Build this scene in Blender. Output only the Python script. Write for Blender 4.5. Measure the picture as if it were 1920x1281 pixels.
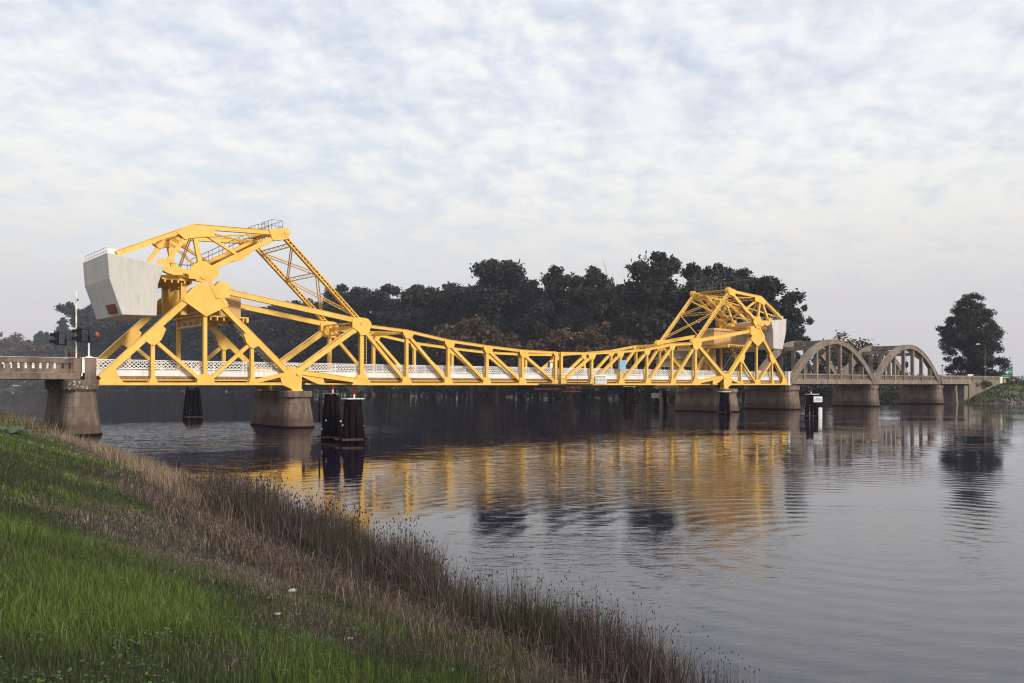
import bpy, math, random
import numpy as np
from mathutils import Vector, Matrix

for o in list(bpy.data.objects):
    bpy.data.objects.remove(o, do_unlink=True)
SC = bpy.context.scene
COL = SC.collection
R = math.radians

# ------------------------------------------------------------------ camera
cam = bpy.data.cameras.new('camera'); camo = bpy.data.objects.new('camera', cam); COL.objects.link(camo)
cam.sensor_width = 36.0; cam.sensor_fit = 'HORIZONTAL'; cam.lens = 29.11
cam.shift_y = 0.0424; cam.clip_start = 0.1; cam.clip_end = 6000
camo.location = (0, 0, 4.0); camo.rotation_euler = (R(90), 0, 0)
SC.camera = camo

# ------------------------------------------------------------------ sun, sky, exposure
SUN = Vector((0.74, -0.68, 0.56)).normalized()
sl = bpy.data.lights.new('sun', 'SUN'); sl.energy = 3.0; sl.angle = R(10); sl.color = (1.0, 0.93, 0.84)
so = bpy.data.objects.new('sun', sl); COL.objects.link(so)
so.rotation_euler = SUN.to_track_quat('Z', 'Y').to_euler(); so.location = (60, -80, 90)

W = bpy.data.worlds.new('World'); SC.world = W; W.use_nodes = True
def build_world():
    nt = W.node_tree; N = nt.nodes; L = nt.links; N.clear()
    out = N.new('ShaderNodeOutputWorld'); bgs = N.new('ShaderNodeBackground'); bgc = N.new('ShaderNodeBackground')
    mix = N.new('ShaderNodeMixShader')
    sky = N.new('ShaderNodeTexSky'); sky.sky_type = 'NISHITA'; sky.sun_disc = False
    sky.sun_elevation = math.asin(SUN.z); sky.sun_rotation = math.atan2(SUN.x, SUN.y)
    sky.air_density = 1.0; sky.dust_density = 1.5
    bgs.inputs[1].default_value = 0.15
    L.new(sky.outputs[0], bgs.inputs[0])
    tc = N.new('ShaderNodeTexCoord'); sep = N.new('ShaderNodeSeparateXYZ'); L.new(tc.outputs['Generated'], sep.inputs[0])
    def M(op, a, b=None, c=None, clamp=False):
        n = N.new('ShaderNodeMath'); n.operation = op; n.use_clamp = clamp
        for i, v in enumerate((a, b, c)):
            if v is None: continue
            if isinstance(v, (int, float)): n.inputs[i].default_value = v
            else: L.new(v, n.inputs[i])
        return n.outputs[0]
    z = M('ABSOLUTE', sep.outputs[2])
    zz = M('ADD', z, 0.30)
    px = M('DIVIDE', sep.outputs[0], zz); py = M('DIVIDE', sep.outputs[1], zz)
    def noise(sx, sy, ox, oy, scale, det, rough, dist=0.0):
        cb = N.new('ShaderNodeCombineXYZ')
        L.new(M('MULTIPLY_ADD', px, sx, ox), cb.inputs[0]); L.new(M('MULTIPLY_ADD', py, sy, oy), cb.inputs[1])
        t = N.new('ShaderNodeTexNoise'); t.inputs['Scale'].default_value = scale
        t.inputs['Detail'].default_value = det; t.inputs['Roughness'].default_value = rough
        t.inputs['Distortion'].default_value = dist
        L.new(cb.outputs[0], t.inputs['Vector']); return t.outputs['Fac']
    def ramp(v, pts):
        r = N.new('ShaderNodeValToRGB'); e = r.color_ramp.elements
        while len(e) > 1: e.remove(e[-1])
        e[0].position = pts[0][0]; e[0].color = (*pts[0][1], 1)
        for p, c in pts[1:]:
            k = e.new(p); k.color = (*c, 1)
        L.new(v, r.inputs[0]); return r.outputs[0]
    def mixc(f, a, b, typ='MIX'):
        m = N.new('ShaderNodeMix'); m.data_type = 'RGBA'; m.blend_type = typ
        if isinstance(f, (int, float)): m.inputs[0].default_value = f
        else: L.new(f, m.inputs[0])
        for i, v in ((6, a), (7, b)):
            if isinstance(v, tuple): m.inputs[i].default_value = (*v, 1)
            else: L.new(v, m.inputs[i])
        return m.outputs[2]
    g = lambda v: (v, v, v)
    big = noise(1, 1, 3.1, 1.7, 0.9, 4, 0.5)
    cell = noise(1, 1, 0.0, 0.0, 9.5, 8, 0.54, 0.12)
    cell2 = noise(1, 1, 0.014, -0.02, 9.5, 8, 0.54, 0.12)       # same clouds, offset toward the light
    dens = M('ADD', M('MULTIPLY', cell, 0.72), M('MULTIPLY', big, 0.42))
    mask = ramp(dens, [(0.42, g(0.72)), (0.52, g(0.90)), (0.62, g(1))])
    amp = M('MULTIPLY', ramp(noise(1, 1, 8.3, 5.1, 1.3, 3, 0.5), [(0.38, g(0.2)), (0.62, g(1))]), 4.2)
    lit = M('ADD', M('MULTIPLY', M('SUBTRACT', cell, cell2), amp), 0.34, None, True)
    high = M('MULTIPLY', M('SUBTRACT', dens, 0.53, None, True), 2.2, None, True)
    lit2 = M('ADD', lit, high, None, True)
    cc = mixc(lit2, (0.745, 0.80, 0.905), (0.945, 0.955, 0.955))
    # elevation: plain grey veil near the horizon, bright warm band above it
    haze = ramp(z, [(0.0, (0.645, 0.62, 0.64)), (0.10, (0.70, 0.68, 0.69)), (0.19, (0.86, 0.845, 0.81)), (0.27, (0.95, 0.95, 0.915)), (0.36, (0.88, 0.90, 0.94)), (1.0, (0.80, 0.84, 0.9))])
    veil = ramp(z, [(0.0, g(1)), (0.09, g(0.96)), (0.17, g(0.84)), (0.23, g(0.68)), (0.29, g(0.42)), (0.35, g(0.25)), (0.45, g(0.2)), (1.0, g(0.2))])
    cc = mixc(veil, cc, haze)
    mask = M('MAXIMUM', mask, veil)
    bgc.inputs[1].default_value = 1.0
    L.new(cc, bgc.inputs[0])
    L.new(mask, mix.inputs[0]); L.new(bgs.outputs[0], mix.inputs[1]); L.new(bgc.outputs[0], mix.inputs[2])
    L.new(mix.outputs[0], out.inputs['Surface'])
build_world()
SC.view_settings.view_transform = 'Standard'; SC.view_settings.look = 'None'
SC.view_settings.exposure = 0.0; SC.view_settings.gamma = 1.0
SC.render.engine = 'CYCLES'
SC.cycles.max_bounces = 6; SC.cycles.diffuse_bounces = 2; SC.cycles.glossy_bounces = 3
SC.cycles.transmission_bounces = 2; SC.cycles.transparent_max_bounces = 8; SC.cycles.volume_bounces = 0
SC.cycles.use_adaptive_sampling = True; SC.cycles.adaptive_threshold = 0.015
SC.cycles.use_denoising = True; SC.cycles.pixel_filter_type = 'BLACKMAN_HARRIS'; SC.cycles.filter_width = 1.15

# ------------------------------------------------------------------ object helpers
def tag(o, label, cat, group=None, kind=None):
    if label: o['label'] = label
    if cat: o['category'] = cat
    if group: o['group'] = group
    if kind: o['kind'] = kind
    return o
def empty(name, loc, rz, label, cat, group=None):
    o = bpy.data.objects.new(name, None); COL.objects.link(o)
    o.location = loc; o.rotation_euler = (0, 0, rz); o.empty_display_size = 0.5
    return tag(o, label, cat, group)
def link_mesh(name, me, mat, parent=None):
    o = bpy.data.objects.new(name, me); COL.objects.link(o)
    if mat: me.materials.append(mat)
    if parent: o.parent = parent
    return o
class MB:
    def __init__(s): s.v = []; s.f = []
    def hexa(s, P):          # 8 points: bottom ring 0-3, top ring 4-7
        b = len(s.v); s.v += [tuple(p) for p in P]
        s.f += [(b+3, b+2, b+1, b), (b+4, b+5, b+6, b+7)] + [(b+i, b+(i+1) % 4, b+4+(i+1) % 4, b+4+i) for i in range(4)]
    def box(s, x0, x1, y0, y1, z0, z1):
        s.hexa([(x0, y0, z0), (x1, y0, z0), (x1, y1, z0), (x0, y1, z0), (x0, y0, z1), (x1, y0, z1), (x1, y1, z1), (x0, y1, z1)])
    def beam(s, P, Q, w, t, side=(0, 1, 0)):   # t along side, w across it
        P = Vector(P); Q = Vector(Q); a = (Q-P).normalized(); sd = Vector(side)
        n = a.cross(sd)
        if n.length < 1e-4: sd = Vector((1, 0, 0)); n = a.cross(sd)
        n.normalize(); sd = n.cross(a).normalized()
        r = [(-sd*t/2 - n*w/2), (sd*t/2 - n*w/2), (sd*t/2 + n*w/2), (-sd*t/2 + n*w/2)]
        s.hexa([P+k for k in r] + [Q+k for k in r])
    def prism(s, poly, y0, y1):                # poly in (x,z), any winding
        A = sum(poly[i][0]*poly[(i+1) % len(poly)][1]-poly[(i+1) % len(poly)][0]*poly[i][1] for i in range(len(poly)))
        if A < 0: poly = poly[::-1]
        n = len(poly); b = len(s.v)
        s.v += [(x, y0, z) for x, z in poly] + [(x, y1, z) for x, z in poly]
        s.f.append(tuple(range(b, b+n))); s.f.append(tuple(range(b+2*n-1, b+n-1, -1)))
        for i in range(n):
            j = (i+1) % n; s.f.append((b+j, b+i, b+n+i, b+n+j))
    def loft(s, rings, cap=True):              # rings of equal length, ccw seen from above
        n = len(rings[0]); b = len(s.v)
        for r in rings: s.v += [tuple(p) for p in r]
        for k in range(len(rings)-1):
            for i in range(n):
                j = (i+1) % n; s.f.append((b+k*n+i, b+k*n+j, b+(k+1)*n+j, b+(k+1)*n+i))
        if cap:
            s.f.append(tuple(range(b+n-1, b-1, -1))); k = b+(len(rings)-1)*n; s.f.append(tuple(range(k, k+n)))
    def tube(s, P, Q, r0, r1=None, n=8):
        r1 = r0 if r1 is None else r1
        P = Vector(P); Q = Vector(Q); a = (Q-P).normalized()
        x = a.orthogonal().normalized(); y = a.cross(x)
        s.loft([[P+(x*math.cos(t)+y*math.sin(t))*r0 for t in [2*math.pi*i/n for i in range(n)]],
                [Q+(x*math.cos(t)+y*math.sin(t))*r1 for t in [2*math.pi*i/n for i in range(n)]]])
    def path(s, pts, rs, n=6):
        rings = []
        for i, p in enumerate(pts):
            p = Vector(p); a = (Vector(pts[min(i+1, len(pts)-1)])-Vector(pts[max(i-1, 0)])).normalized()
            x = a.cross(Vector((0.3, 1, 0.1))).normalized(); y = a.cross(x)
            rings.append([p+(x*math.cos(2*math.pi*k/n)+y*math.sin(2*math.pi*k/n))*rs[i] for k in range(n)])
        s.loft(rings)
    def laced(s, P, Q, w, t, pl=0.03, step=None, faces='edge', lw=0.05, lip=True):
        """two plates w wide, t apart, joined by zigzag lacing; faces='edge': plates parallel to the truss plane"""
        P = Vector(P); Q = Vector(Q); a = (Q-P).normalized(); sd = Vector((0, 1, 0)); n = a.cross(sd).normalized()
        if faces == 'edge': u, v, W_, T_ = sd, n, t, w
        else: u, v, W_, T_ = n, sd, w, t
        for k in (-1, 1):
            s.beam(P+u*k*(W_-pl)/2, Q+u*k*(W_-pl)/2, T_, pl, u)
            if lip:
                for m in (-1, 1):
                    o = u*k*(W_/2-0.05)+v*m*(T_/2+0.008)
                    s.beam(P+o, Q+o, 0.016, 0.10, u)
        Ln = (Q-P).length; step = step or W_*0.9; nn = max(2, int(Ln/step))
        for m in (-1, 1):
            o = v*m*(T_/2-0.01)
            for i in range(nn):
                k = 1 if i % 2 else -1
                p = P+a*(Ln*i/nn)+u*k*(W_/2-pl)+o; q = P+a*(Ln*(i+1)/nn)-u*k*(W_/2-pl)+o
                s.beam(p, q, lw, 0.015, v)
    def build(s, name, mat, parent=None, origin=(0, 0, 0), flip=False, smooth=False):
        ox, oy, oz = origin; k = -1 if flip else 1
        v = [(k*(x-ox), y-oy, z-oz) for x, y, z in s.v]
        f = [tuple(reversed(q)) for q in s.f] if flip else s.f
        me = bpy.data.meshes.new(name); me.from_pydata(v, [], f); me.update()
        if smooth: me.polygons.foreach_set('use_smooth', [True]*len(me.polygons))
        return link_mesh(name, me, mat, parent)

# ------------------------------------------------------------------ materials
def newmat(name):
    m = bpy.data.materials.new(name); m.use_nodes = True
    return m, m.node_tree.nodes, m.node_tree.links, m.node_tree.nodes['Principled BSDF']
def noise_node(N, L, vec, scale, det=5, rough=0.55):
    t = N.new('ShaderNodeTexNoise'); t.inputs['Scale'].default_value = scale
    t.inputs['Detail'].default_value = det; t.inputs['Roughness'].default_value = rough
    L.new(vec, t.inputs['Vector']); return t.outputs['Fac']
def ramp_node(N, L, v, pts):
    r = N.new('ShaderNodeValToRGB'); e = r.color_ramp.elements
    while len(e) > 1: e.remove(e[-1])
    e[0].position = pts[0][0]; e[0].color = (*pts[0][1], 1)
    for p, c in pts[1:]:
        k = e.new(p); k.color = (*c, 1)
    L.new(v, r.inputs[0]); return r.outputs[0]
def mix_node(N, L, f, a, b, typ='MIX'):
    m = N.new('ShaderNodeMix'); m.data_type = 'RGBA'; m.blend_type = typ
    if isinstance(f, (int, float)): m.inputs[0].default_value = f
    else: L.new(f, m.inputs[0])
    for i, v in ((6, a), (7, b)):
        if isinstance(v, tuple): m.inputs[i].default_value = (*v, 1)
        else: L.new(v, m.inputs[i])
    return m.outputs[2]
def G(v): return (v, v, v)
def mat_stained(name, base, dark, stain, rough=0.8, s1=0.6, s2=3.0, sv=(1, 1, 1), amt=0.5, samt=0.5, bump=0.3, bscale=14, metal=0, spots=None, boards=0):
    m, N, L, P = newmat(name)
    tc = N.new('ShaderNodeTexCoord'); mp = N.new('ShaderNodeMapping'); mp.inputs['Scale'].default_value = sv
    L.new(tc.outputs['Object'], mp.inputs[0])
    n1 = noise_node(N, L, mp.outputs[0], s1, 6, 0.6); n2 = noise_node(N, L, mp.outputs[0], s2, 6, 0.65)
    c = mix_node(N, L, ramp_node(N, L, n1, [(0.35, G(0)), (0.65, G(amt))]), base, dark)
    c = mix_node(N, L, ramp_node(N, L, n2, [(0.52, G(0)), (0.72, G(samt))]), c, stain)
    if spots:
        n3 = noise_node(N, L, tc.outputs['Object'], 5.5, 2, 0.5)
        c = mix_node(N, L, ramp_node(N, L, n3, [(0.63, G(0)), (0.66, G(1))]), c, spots)
    L.new(c, P.inputs['Base Color']); P.inputs['Roughness'].default_value = rough; P.inputs['Metallic'].default_value = metal; P.inputs['Specular IOR Level'].default_value = 0.06 if base[0] < 0.03 else 0.3
    b = N.new('ShaderNodeBump'); b.inputs['Strength'].default_value = bump; b.inputs['Distance'].default_value = 0.03
    h = noise_node(N, L, tc.outputs['Object'], bscale, 4, 0.6)
    if boards:
        wv = N.new('ShaderNodeTexWave'); wv.bands_direction = 'Z'; wv.inputs['Scale'].default_value = boards; wv.inputs['Distortion'].default_value = 0.3
        L.new(tc.outputs['Object'], wv.inputs[0]); mm = N.new('ShaderNodeMath'); mm.operation = 'ADD'
        L.new(h, mm.inputs[0]); L.new(wv.outputs['Fac'], mm.inputs[1]); h = mm.outputs[0]
    L.new(h, b.inputs['Height']); L.new(b.outputs[0], P.inputs['Normal'])
    return m
YEL = mat_stained('yellow_paint', (0.90, 0.545, 0.115), (0.80, 0.455, 0.08), (0.42, 0.19, 0.04), rough=0.42, s1=0.5, s2=2.6, sv=(1, 1, 0.35), amt=0.85, samt=0.40, bump=0.08, bscale=30)
WHT = mat_stained('white_paint', (0.82, 0.80, 0.76), (0.68, 0.65, 0.60), (0.36, 0.27, 0.2), rough=0.55, s1=0.8, s2=4.0, sv=(1, 1, 0.3), amt=0.7, samt=0.4, bump=0.05)
CWT = mat_stained('pale_concrete', (0.62, 0.585, 0.53), (0.54, 0.505, 0.45), (0.44, 0.395, 0.34), rough=0.9, s1=0.55, s2=2.4, sv=(1.4, 1.4, 0.3), amt=1.0, samt=0.8, bump=0.3)
CON = mat_stained('weathered_concrete', (0.28, 0.205, 0.155), (0.13, 0.086, 0.066), (0.04, 0.026, 0.024), rough=0.92, s1=0.5, s2=0.9, sv=(1.3, 1.3, 0.4), amt=0.95, samt=0.9, bump=0.4)
CONL = mat_stained('lichen_concrete', (0.20, 0.145, 0.115), (0.11, 0.078, 0.062), (0.07, 0.05, 0.04), rough=0.92, s1=0.5, s2=1.8, sv=(1.3, 1.3, 0.5), amt=0.9, samt=0.7, bump=0.4, spots=(0.6, 0.57, 0.5))
CONP = mat_stained('pier_concrete', (0.30, 0.225, 0.17), (0.14, 0.095, 0.072), (0.05, 0.033, 0.028), rough=0.92, s1=0.6, s2=1.1, sv=(1.3, 1.3, 0.35), amt=0.95, samt=0.9, bump=0.45)
def tide(m):
    N = m.node_tree.nodes; L = m.node_tree.links; P = N['Principled BSDF']; src = P.inputs['Base Color'].links[0].from_socket
    tc = N.new('ShaderNodeTexCoord'); sp = N.new('ShaderNodeSeparateXYZ'); L.new(tc.outputs['Object'], sp.inputs[0])
    a = N.new('ShaderNodeMath'); a.operation = 'MULTIPLY_ADD'; L.new(noise_node(N, L, tc.outputs['Object'], 1.6, 5, 0.65), a.inputs[0]); a.inputs[1].default_value = -1.5; L.new(sp.outputs[2], a.inputs[2])
    c = mix_node(N, L, ramp_node(N, L, a.outputs[0], [(0.0, G(0.8)), (0.35, G(0.45)), (0.75, G(0))]), src, (0.085, 0.050, 0.036))
    w = N.new('ShaderNodeTexWave'); w.bands_direction = 'Z'; w.inputs['Scale'].default_value = 0.42; w.inputs['Distortion'].default_value = 0.0; L.new(tc.outputs['Object'], w.inputs[0])
    c = mix_node(N, L, ramp_node(N, L, w.outputs['Fac'], [(0.0, G(0.42)), (0.035, G(0.0))]), c, (0.07, 0.05, 0.04))
    L.new(c, P.inputs['Base Color'])
tide(CONP)
CONA = mat_stained('arch_concrete', (0.28, 0.22, 0.168), (0.145, 0.11, 0.086), (0.07, 0.052, 0.042), rough=0.92, s1=0.5, s2=2.0, sv=(1, 1, 0.5), amt=0.85, samt=0.6, bump=0.3)
WOOD = mat_stained('deck_timber', (0.30, 0.20, 0.14), (0.19, 0.12, 0.085), (0.08, 0.055, 0.045), rough=0.9, s1=2.0, s2=6.0, sv=(1, 1, 1), amt=0.9, samt=0.6)
ROAD = mat_stained('deck_asphalt', (0.07, 0.07, 0.072), (0.05, 0.05, 0.052), (0.035, 0.034, 0.034), rough=0.95)
PILE = mat_stained('creosote_pile', (0.011, 0.007, 0.008), (0.006, 0.004, 0.006), (0.032, 0.015, 0.012), rough=0.85, s1=1.5, s2=3.0, sv=(3, 3, 0.5), amt=0.8, samt=0.6, bump=0.6, bscale=8)
GALV = mat_stained('grey_steel', (0.17, 0.165, 0.165), (0.11, 0.105, 0.105), (0.06, 0.045, 0.04), rough=0.5, metal=0.5)
BLK = mat_stained('black_enamel', (0.010, 0.010, 0.013), (0.007, 0.007, 0.009), (0.02, 0.018, 0.018), rough=0.5, bump=0.02)
CREAM = mat_stained('cream_siding', (0.62, 0.40, 0.19), (0.52, 0.32, 0.15), (0.34, 0.20, 0.10), rough=0.75, s1=0.7, s2=3.0, sv=(2, 2, 0.3), amt=0.6, samt=0.35, bump=0.1)
ROOF = mat_stained('roof_tiles', (0.17, 0.125, 0.105), (0.11, 0.08, 0.07), (0.07, 0.05, 0.045), rough=0.9)
RUST = mat_stained('rusty_iron', (0.23, 0.075, 0.04), (0.15, 0.05, 0.03), (0.07, 0.03, 0.02), rough=0.85)
ORNG = mat_stained('orange_bell', (0.42, 0.10, 0.045), (0.32, 0.07, 0.03), (0.2, 0.05, 0.03), rough=0.5)
RED = mat_stained('red_lens', (0.20, 0.012, 0.016), (0.16, 0.01, 0.012), (0.10, 0.01, 0.01), rough=0.3)
GLASS = mat_stained('dark_window_glass', (0.02, 0.022, 0.026), (0.015, 0.016, 0.02), (0.03, 0.03, 0.033), rough=0.08, bump=0.02)
BLUE = mat_stained('sky_blue_sign', (0.16, 0.42, 0.60), (0.30, 0.55, 0.62), (0.04, 0.26, 0.52), rough=0.5, s1=1.2, s2=2.2, amt=1.0, samt=0.9, bump=0.02)
SIGNW = mat_stained('sign_white', (0.80, 0.79, 0.76), (0.70, 0.69, 0.66), (0.5, 0.48, 0.44), rough=0.5, samt=0.2, bump=0.02)
SIGNG = mat_stained('sign_green', (0.015, 0.13, 0.085), (0.012, 0.10, 0.07), (0.01, 0.08, 0.05), rough=0.5, bump=0.02)
SIGNY = mat_stained('sign_yellow', (0.62, 0.36, 0.03), (0.55, 0.30, 0.03), (0.4, 0.2, 0.02), rough=0.5, bump=0.02)
INK = mat_stained('sign_ink', (0.03, 0.03, 0.032), (0.025, 0.025, 0.027), (0.05, 0.05, 0.05), rough=0.6, bump=0.02)
BARK = mat_stained('bark', (0.10, 0.075, 0.06), (0.06, 0.045, 0.036), (0.16, 0.13, 0.11), rough=0.95, s1=1.0, s2=3.0, bump=0.4)
ROCK = mat_stained('riprap_stone', (0.20, 0.17, 0.165), (0.13, 0.11, 0.105), (0.28, 0.25, 0.23), rough=0.95, s1=0.8, s2=3.0)
PAPER = mat_stained('litter_paper', (0.40, 0.39, 0.38), (0.33, 0.32, 0.30), (0.22, 0.2, 0.18), rough=0.8, samt=0.2, bump=0.05)

FADE = mat_stained('faded_red', (0.62, 0.46, 0.37), (0.6, 0.45, 0.37), (0.5, 0.33, 0.26), rough=0.6)
WETW = mat_stained('wet_timber', (0.085, 0.042, 0.034), (0.05, 0.028, 0.024), (0.03, 0.02, 0.018), rough=0.8)
def mat_attr(name, rough=0.7, trans=0.0, objrand=0.0, spec=0.3):
    m, N, L, P = newmat(name)
    at = N.new('ShaderNodeAttribute'); at.attribute_name = 'tint'
    c = at.outputs['Color']
    if objrand:
        oi = N.new('ShaderNodeObjectInfo')
        c = mix_node(N, L, 1.0, c, ramp_node(N, L, oi.outputs['Random'], [(0, (1-objrand, 1-objrand, 1-objrand*0.6)), (0.5, (1, 1, 1)), (1, (1+objrand*0.8, 1+objrand*0.6, 1-objrand*0.2))]), 'MULTIPLY')
    L.new(c, P.inputs['Base Color']); P.inputs['Roughness'].default_value = rough
    P.inputs['Specular IOR Level'].default_value = spec
    if trans:
        tb = N.new('ShaderNodeBsdfTranslucent'); L.new(c, tb.inputs[0]); ms = N.new('ShaderNodeMixShader'); ms.inputs[0].default_value = trans
        L.new(P.outputs[0], ms.inputs[1]); L.new(tb.outputs[0], ms.inputs[2])
        L.new(ms.outputs[0], N['Material Output'].inputs['Surface'])
    return m
LEAF = mat_attr('leaves', 0.65, 0.0, 0.28)
BLADE = mat_attr('grass_blades', 0.6, 0.25, 0.0)

# ------------------------------------------------------------------ water
def build_water():
    m, N, L, P = newmat('river_water')
    P.inputs['Base Color'].default_value = (0.013, 0.009, 0.020, 1)
    P.inputs['Roughness'].default_value = 0.012; P.inputs['IOR'].default_value = 1.55
    tc = N.new('ShaderNodeTexCoord')
    def nz(sx, sy, rot, scale, det, rough=0.5, dist=0.0):
        mp = N.new('ShaderNodeMapping'); mp.inputs['Scale'].default_value = (sx, sy, 1); mp.inputs['Rotation'].default_value = (0, 0, R(rot))
        L.new(tc.outputs['Object'], mp.inputs[0]); t = N.new('ShaderNodeTexNoise')
        t.inputs['Scale'].default_value = scale; t.inputs['Detail'].default_value = det; t.inputs['Roughness'].default_value = rough
        t.inputs['Distortion'].default_value = dist
        L.new(mp.outputs[0], t.inputs['Vector']); return t.outputs['Fac']
    def M(op, a, b):
        n = N.new('ShaderNodeMath'); n.operation = op
        for i, v in enumerate((a, b)):
            if isinstance(v, (int, float)): n.inputs[i].default_value = v
            else: L.new(v, n.inputs[i])
        return n.outputs[0]
    w1 = nz(0.8, 1.9, 14, 0.95, 2, 0.42, 0.5); w2 = nz(1.0, 2.0, -20, 4.2, 3, 0.5, 0.2); w3 = nz(0.6, 1.5, 5, 0.35, 2)
    patch = nz(1, 1.6, 30, 0.045, 2)
    pr = ramp_node(N, L, patch, [(0.38, G(0.22)), (0.62, G(1.25))])
    h = M('ADD', M('ADD', M('MULTIPLY', w1, 0.0175), M('MULTIPLY', w2, 0.0010)), M('MULTIPLY', w3, 0.010))
    mp = N.new('ShaderNodeMapping'); mp.inputs['Location'].default_value = (-9, -20, 0); L.new(tc.outputs['Object'], mp.inputs[0])
    wv = N.new('ShaderNodeTexWave'); wv.wave_type = 'RINGS'; wv.rings_direction = 'Z'; wv.inputs['Scale'].default_value = 0.36; wv.inputs['Distortion'].default_value = 5.0; wv.inputs['Detail'].default_value = 2; wv.inputs['Detail Scale'].default_value = 0.5
    L.new(mp.outputs[0], wv.inputs[0])
    vl = N.new('ShaderNodeVectorMath'); vl.operation = 'LENGTH'; L.new(mp.outputs[0], vl.inputs[0])
    near = M('MAXIMUM', M('SUBTRACT', 1.0, M('DIVIDE', vl.outputs['Value'], 30.0)), 0.0)
    h = M('ADD', h, M('MULTIPLY', M('MULTIPLY', wv.outputs['Fac'], 0.010), near))
    h = M('ADD', h, M('MULTIPLY', M('MULTIPLY', w2, 0.008), near))
    sx = N.new('ShaderNodeSeparateXYZ'); L.new(tc.outputs['Object'], sx.inputs[0])
    # the lee of the left piers is ruffled by the current
    dx = M('DIVIDE', M('ADD', sx.outputs[0], 29.0), 22.0); dy = M('DIVIDE', M('ADD', sx.outputs[1], -70.0), 24.0)
    rr = M('ADD', M('MULTIPLY', dx, dx), M('MULTIPLY', dy, dy)); lee = M('MAXIMUM', M('SUBTRACT', 1.0, rr), 0.0)
    h = M('MULTIPLY', h, M('ADD', pr, M('MULTIPLY', lee, 5.5)))
    b = N.new('ShaderNodeBump'); b.inputs['Strength'].default_value = 1.0; b.inputs['Distance'].default_value = 1.0
    L.new(h, b.inputs['Height']); L.new(b.outputs[0], P.inputs['Normal'])
    mb = MB(); mb.v = [(-1450, -40, 0), (1450, -40, 0), (1450, 1400, 0), (-1450, 1400, 0)]; mb.f = [(0, 1, 2, 3)]
    o = mb.build('water', m); o['kind'] = 'structure'
build_water()

# ------------------------------------------------------------------ numpy noise
_rng = np.random.default_rng(7)
_lat = _rng.random((256, 256))
def vnoise(x, y, s):
    x = np.asarray(x, float)*s; y = np.asarray(y, float)*s
    xi = np.floor(x).astype(int); yi = np.floor(y).astype(int); fx = x-xi; fy = y-yi
    fx = fx*fx*(3-2*fx); fy = fy*fy*(3-2*fy)
    g = lambda a, b: _lat[a % 256, b % 256]
    return (g(xi, yi)*(1-fx)+g(xi+1, yi)*fx)*(1-fy)+(g(xi, yi+1)*(1-fx)+g(xi+1, yi+1)*fx)*fy
def fbm(x, y, s): return 0.55*vnoise(x, y, s)+0.3*vnoise(x+31, y+7, s*2.1)+0.15*vnoise(x+5, y+53, s*4.3)

# ------------------------------------------------------------------ near bank
SHORE = np.array([(10, -12), (6.8, -1), (3.5, 8.0), (1.7, 11.4), (-1.2, 14.9), (-5.5, 21), (-13, 33), (-23.3, 48), (-32.5, 60), (-40, 69), (-51, 79), (-75, 92), (-130, 108)], float)
def shore_d(x, y):
    x = np.asarray(x, float); y = np.asarray(y, float)
    best = np.full(x.shape, 1e9); sg = np.zeros(x.shape)
    for (ax, ay), (bx, by) in zip(SHORE[:-1], SHORE[1:]):
        dx, dy = bx-ax, by-ay; l2 = dx*dx+dy*dy
        t = np.clip(((x-ax)*dx+(y-ay)*dy)/l2, 0, 1)
        d = np.hypot(x-ax-t*dx, y-ay-t*dy); c = dx*(y-ay)-dy*(x-ax)
        m = d < best-1e-9; best = np.where(m, d, best); sg = np.where(m, np.sign(c), sg)
    return best*sg
def ground_z(x, y):
    d = shore_d(x, y)+(fbm(x, y, 0.35)-0.5)*0.7
    z = np.where(d < 0, d*0.4, np.where(d < 7.5, d*0.33, 2.475+(d-7.5)*0.08))
    return np.maximum(z, -1.6)+(fbm(x+90, y, 0.9)-0.5)*0.12*np.clip(d, 0, 1)
def grid_mesh(xs, ys, zf, keep=None):
    X, Y = np.meshgrid(xs, ys); Z = zf(X, Y); nx, ny = len(xs), len(ys)
    co = np.stack([X.ravel(), Y.ravel(), Z.ravel()], 1)
    i = np.arange(nx*ny).reshape(ny, nx)
    q = np.stack([i[:-1, :-1].ravel(), i[:-1, 1:].ravel(), i[1:, 1:].ravel(), i[1:, :-1].ravel()], 1)
    if keep is not None: q = q[keep(co[q].mean(1))]
    return co, q
def np_mesh(name, co, q, mat, smooth=True, tint=None):
    me = bpy.data.meshes.new(name); k = q.shape[1]
    me.vertices.add(len(co)); me.vertices.foreach_set('co', np.ascontiguousarray(co, dtype=np.float32).ravel())
    me.loops.add(q.size); me.loops.foreach_set('vertex_index', np.ascontiguousarray(q, dtype=np.int32).ravel())
    me.polygons.add(len(q)); me.polygons.foreach_set('loop_start', np.arange(0, q.size, k, dtype=np.int32))
    if smooth: me.polygons.foreach_set('use_smooth', np.ones(len(q), bool))
    if tint is not None:
        a = me.attributes.new('tint', 'FLOAT_COLOR', 'POINT'); t = np.ones((len(co), 4), np.float32); t[:, :3] = tint
        a.data.foreach_set('color', t.ravel())
    me.update(); me.validate()
    return me
def bank_cover(x, y):
    """share of green, dry thatch etc. as the plants grow"""
    d = shore_d(x, y); n = fbm(x, y, 0.16); n2 = fbm(x+40, y+9, 0.45)
    green = np.clip((d-3.1+(n-0.5)*7.5+(n2-0.5)*5.0)/2.0, 0.06, 1)
    return d, green, n, n2
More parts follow.
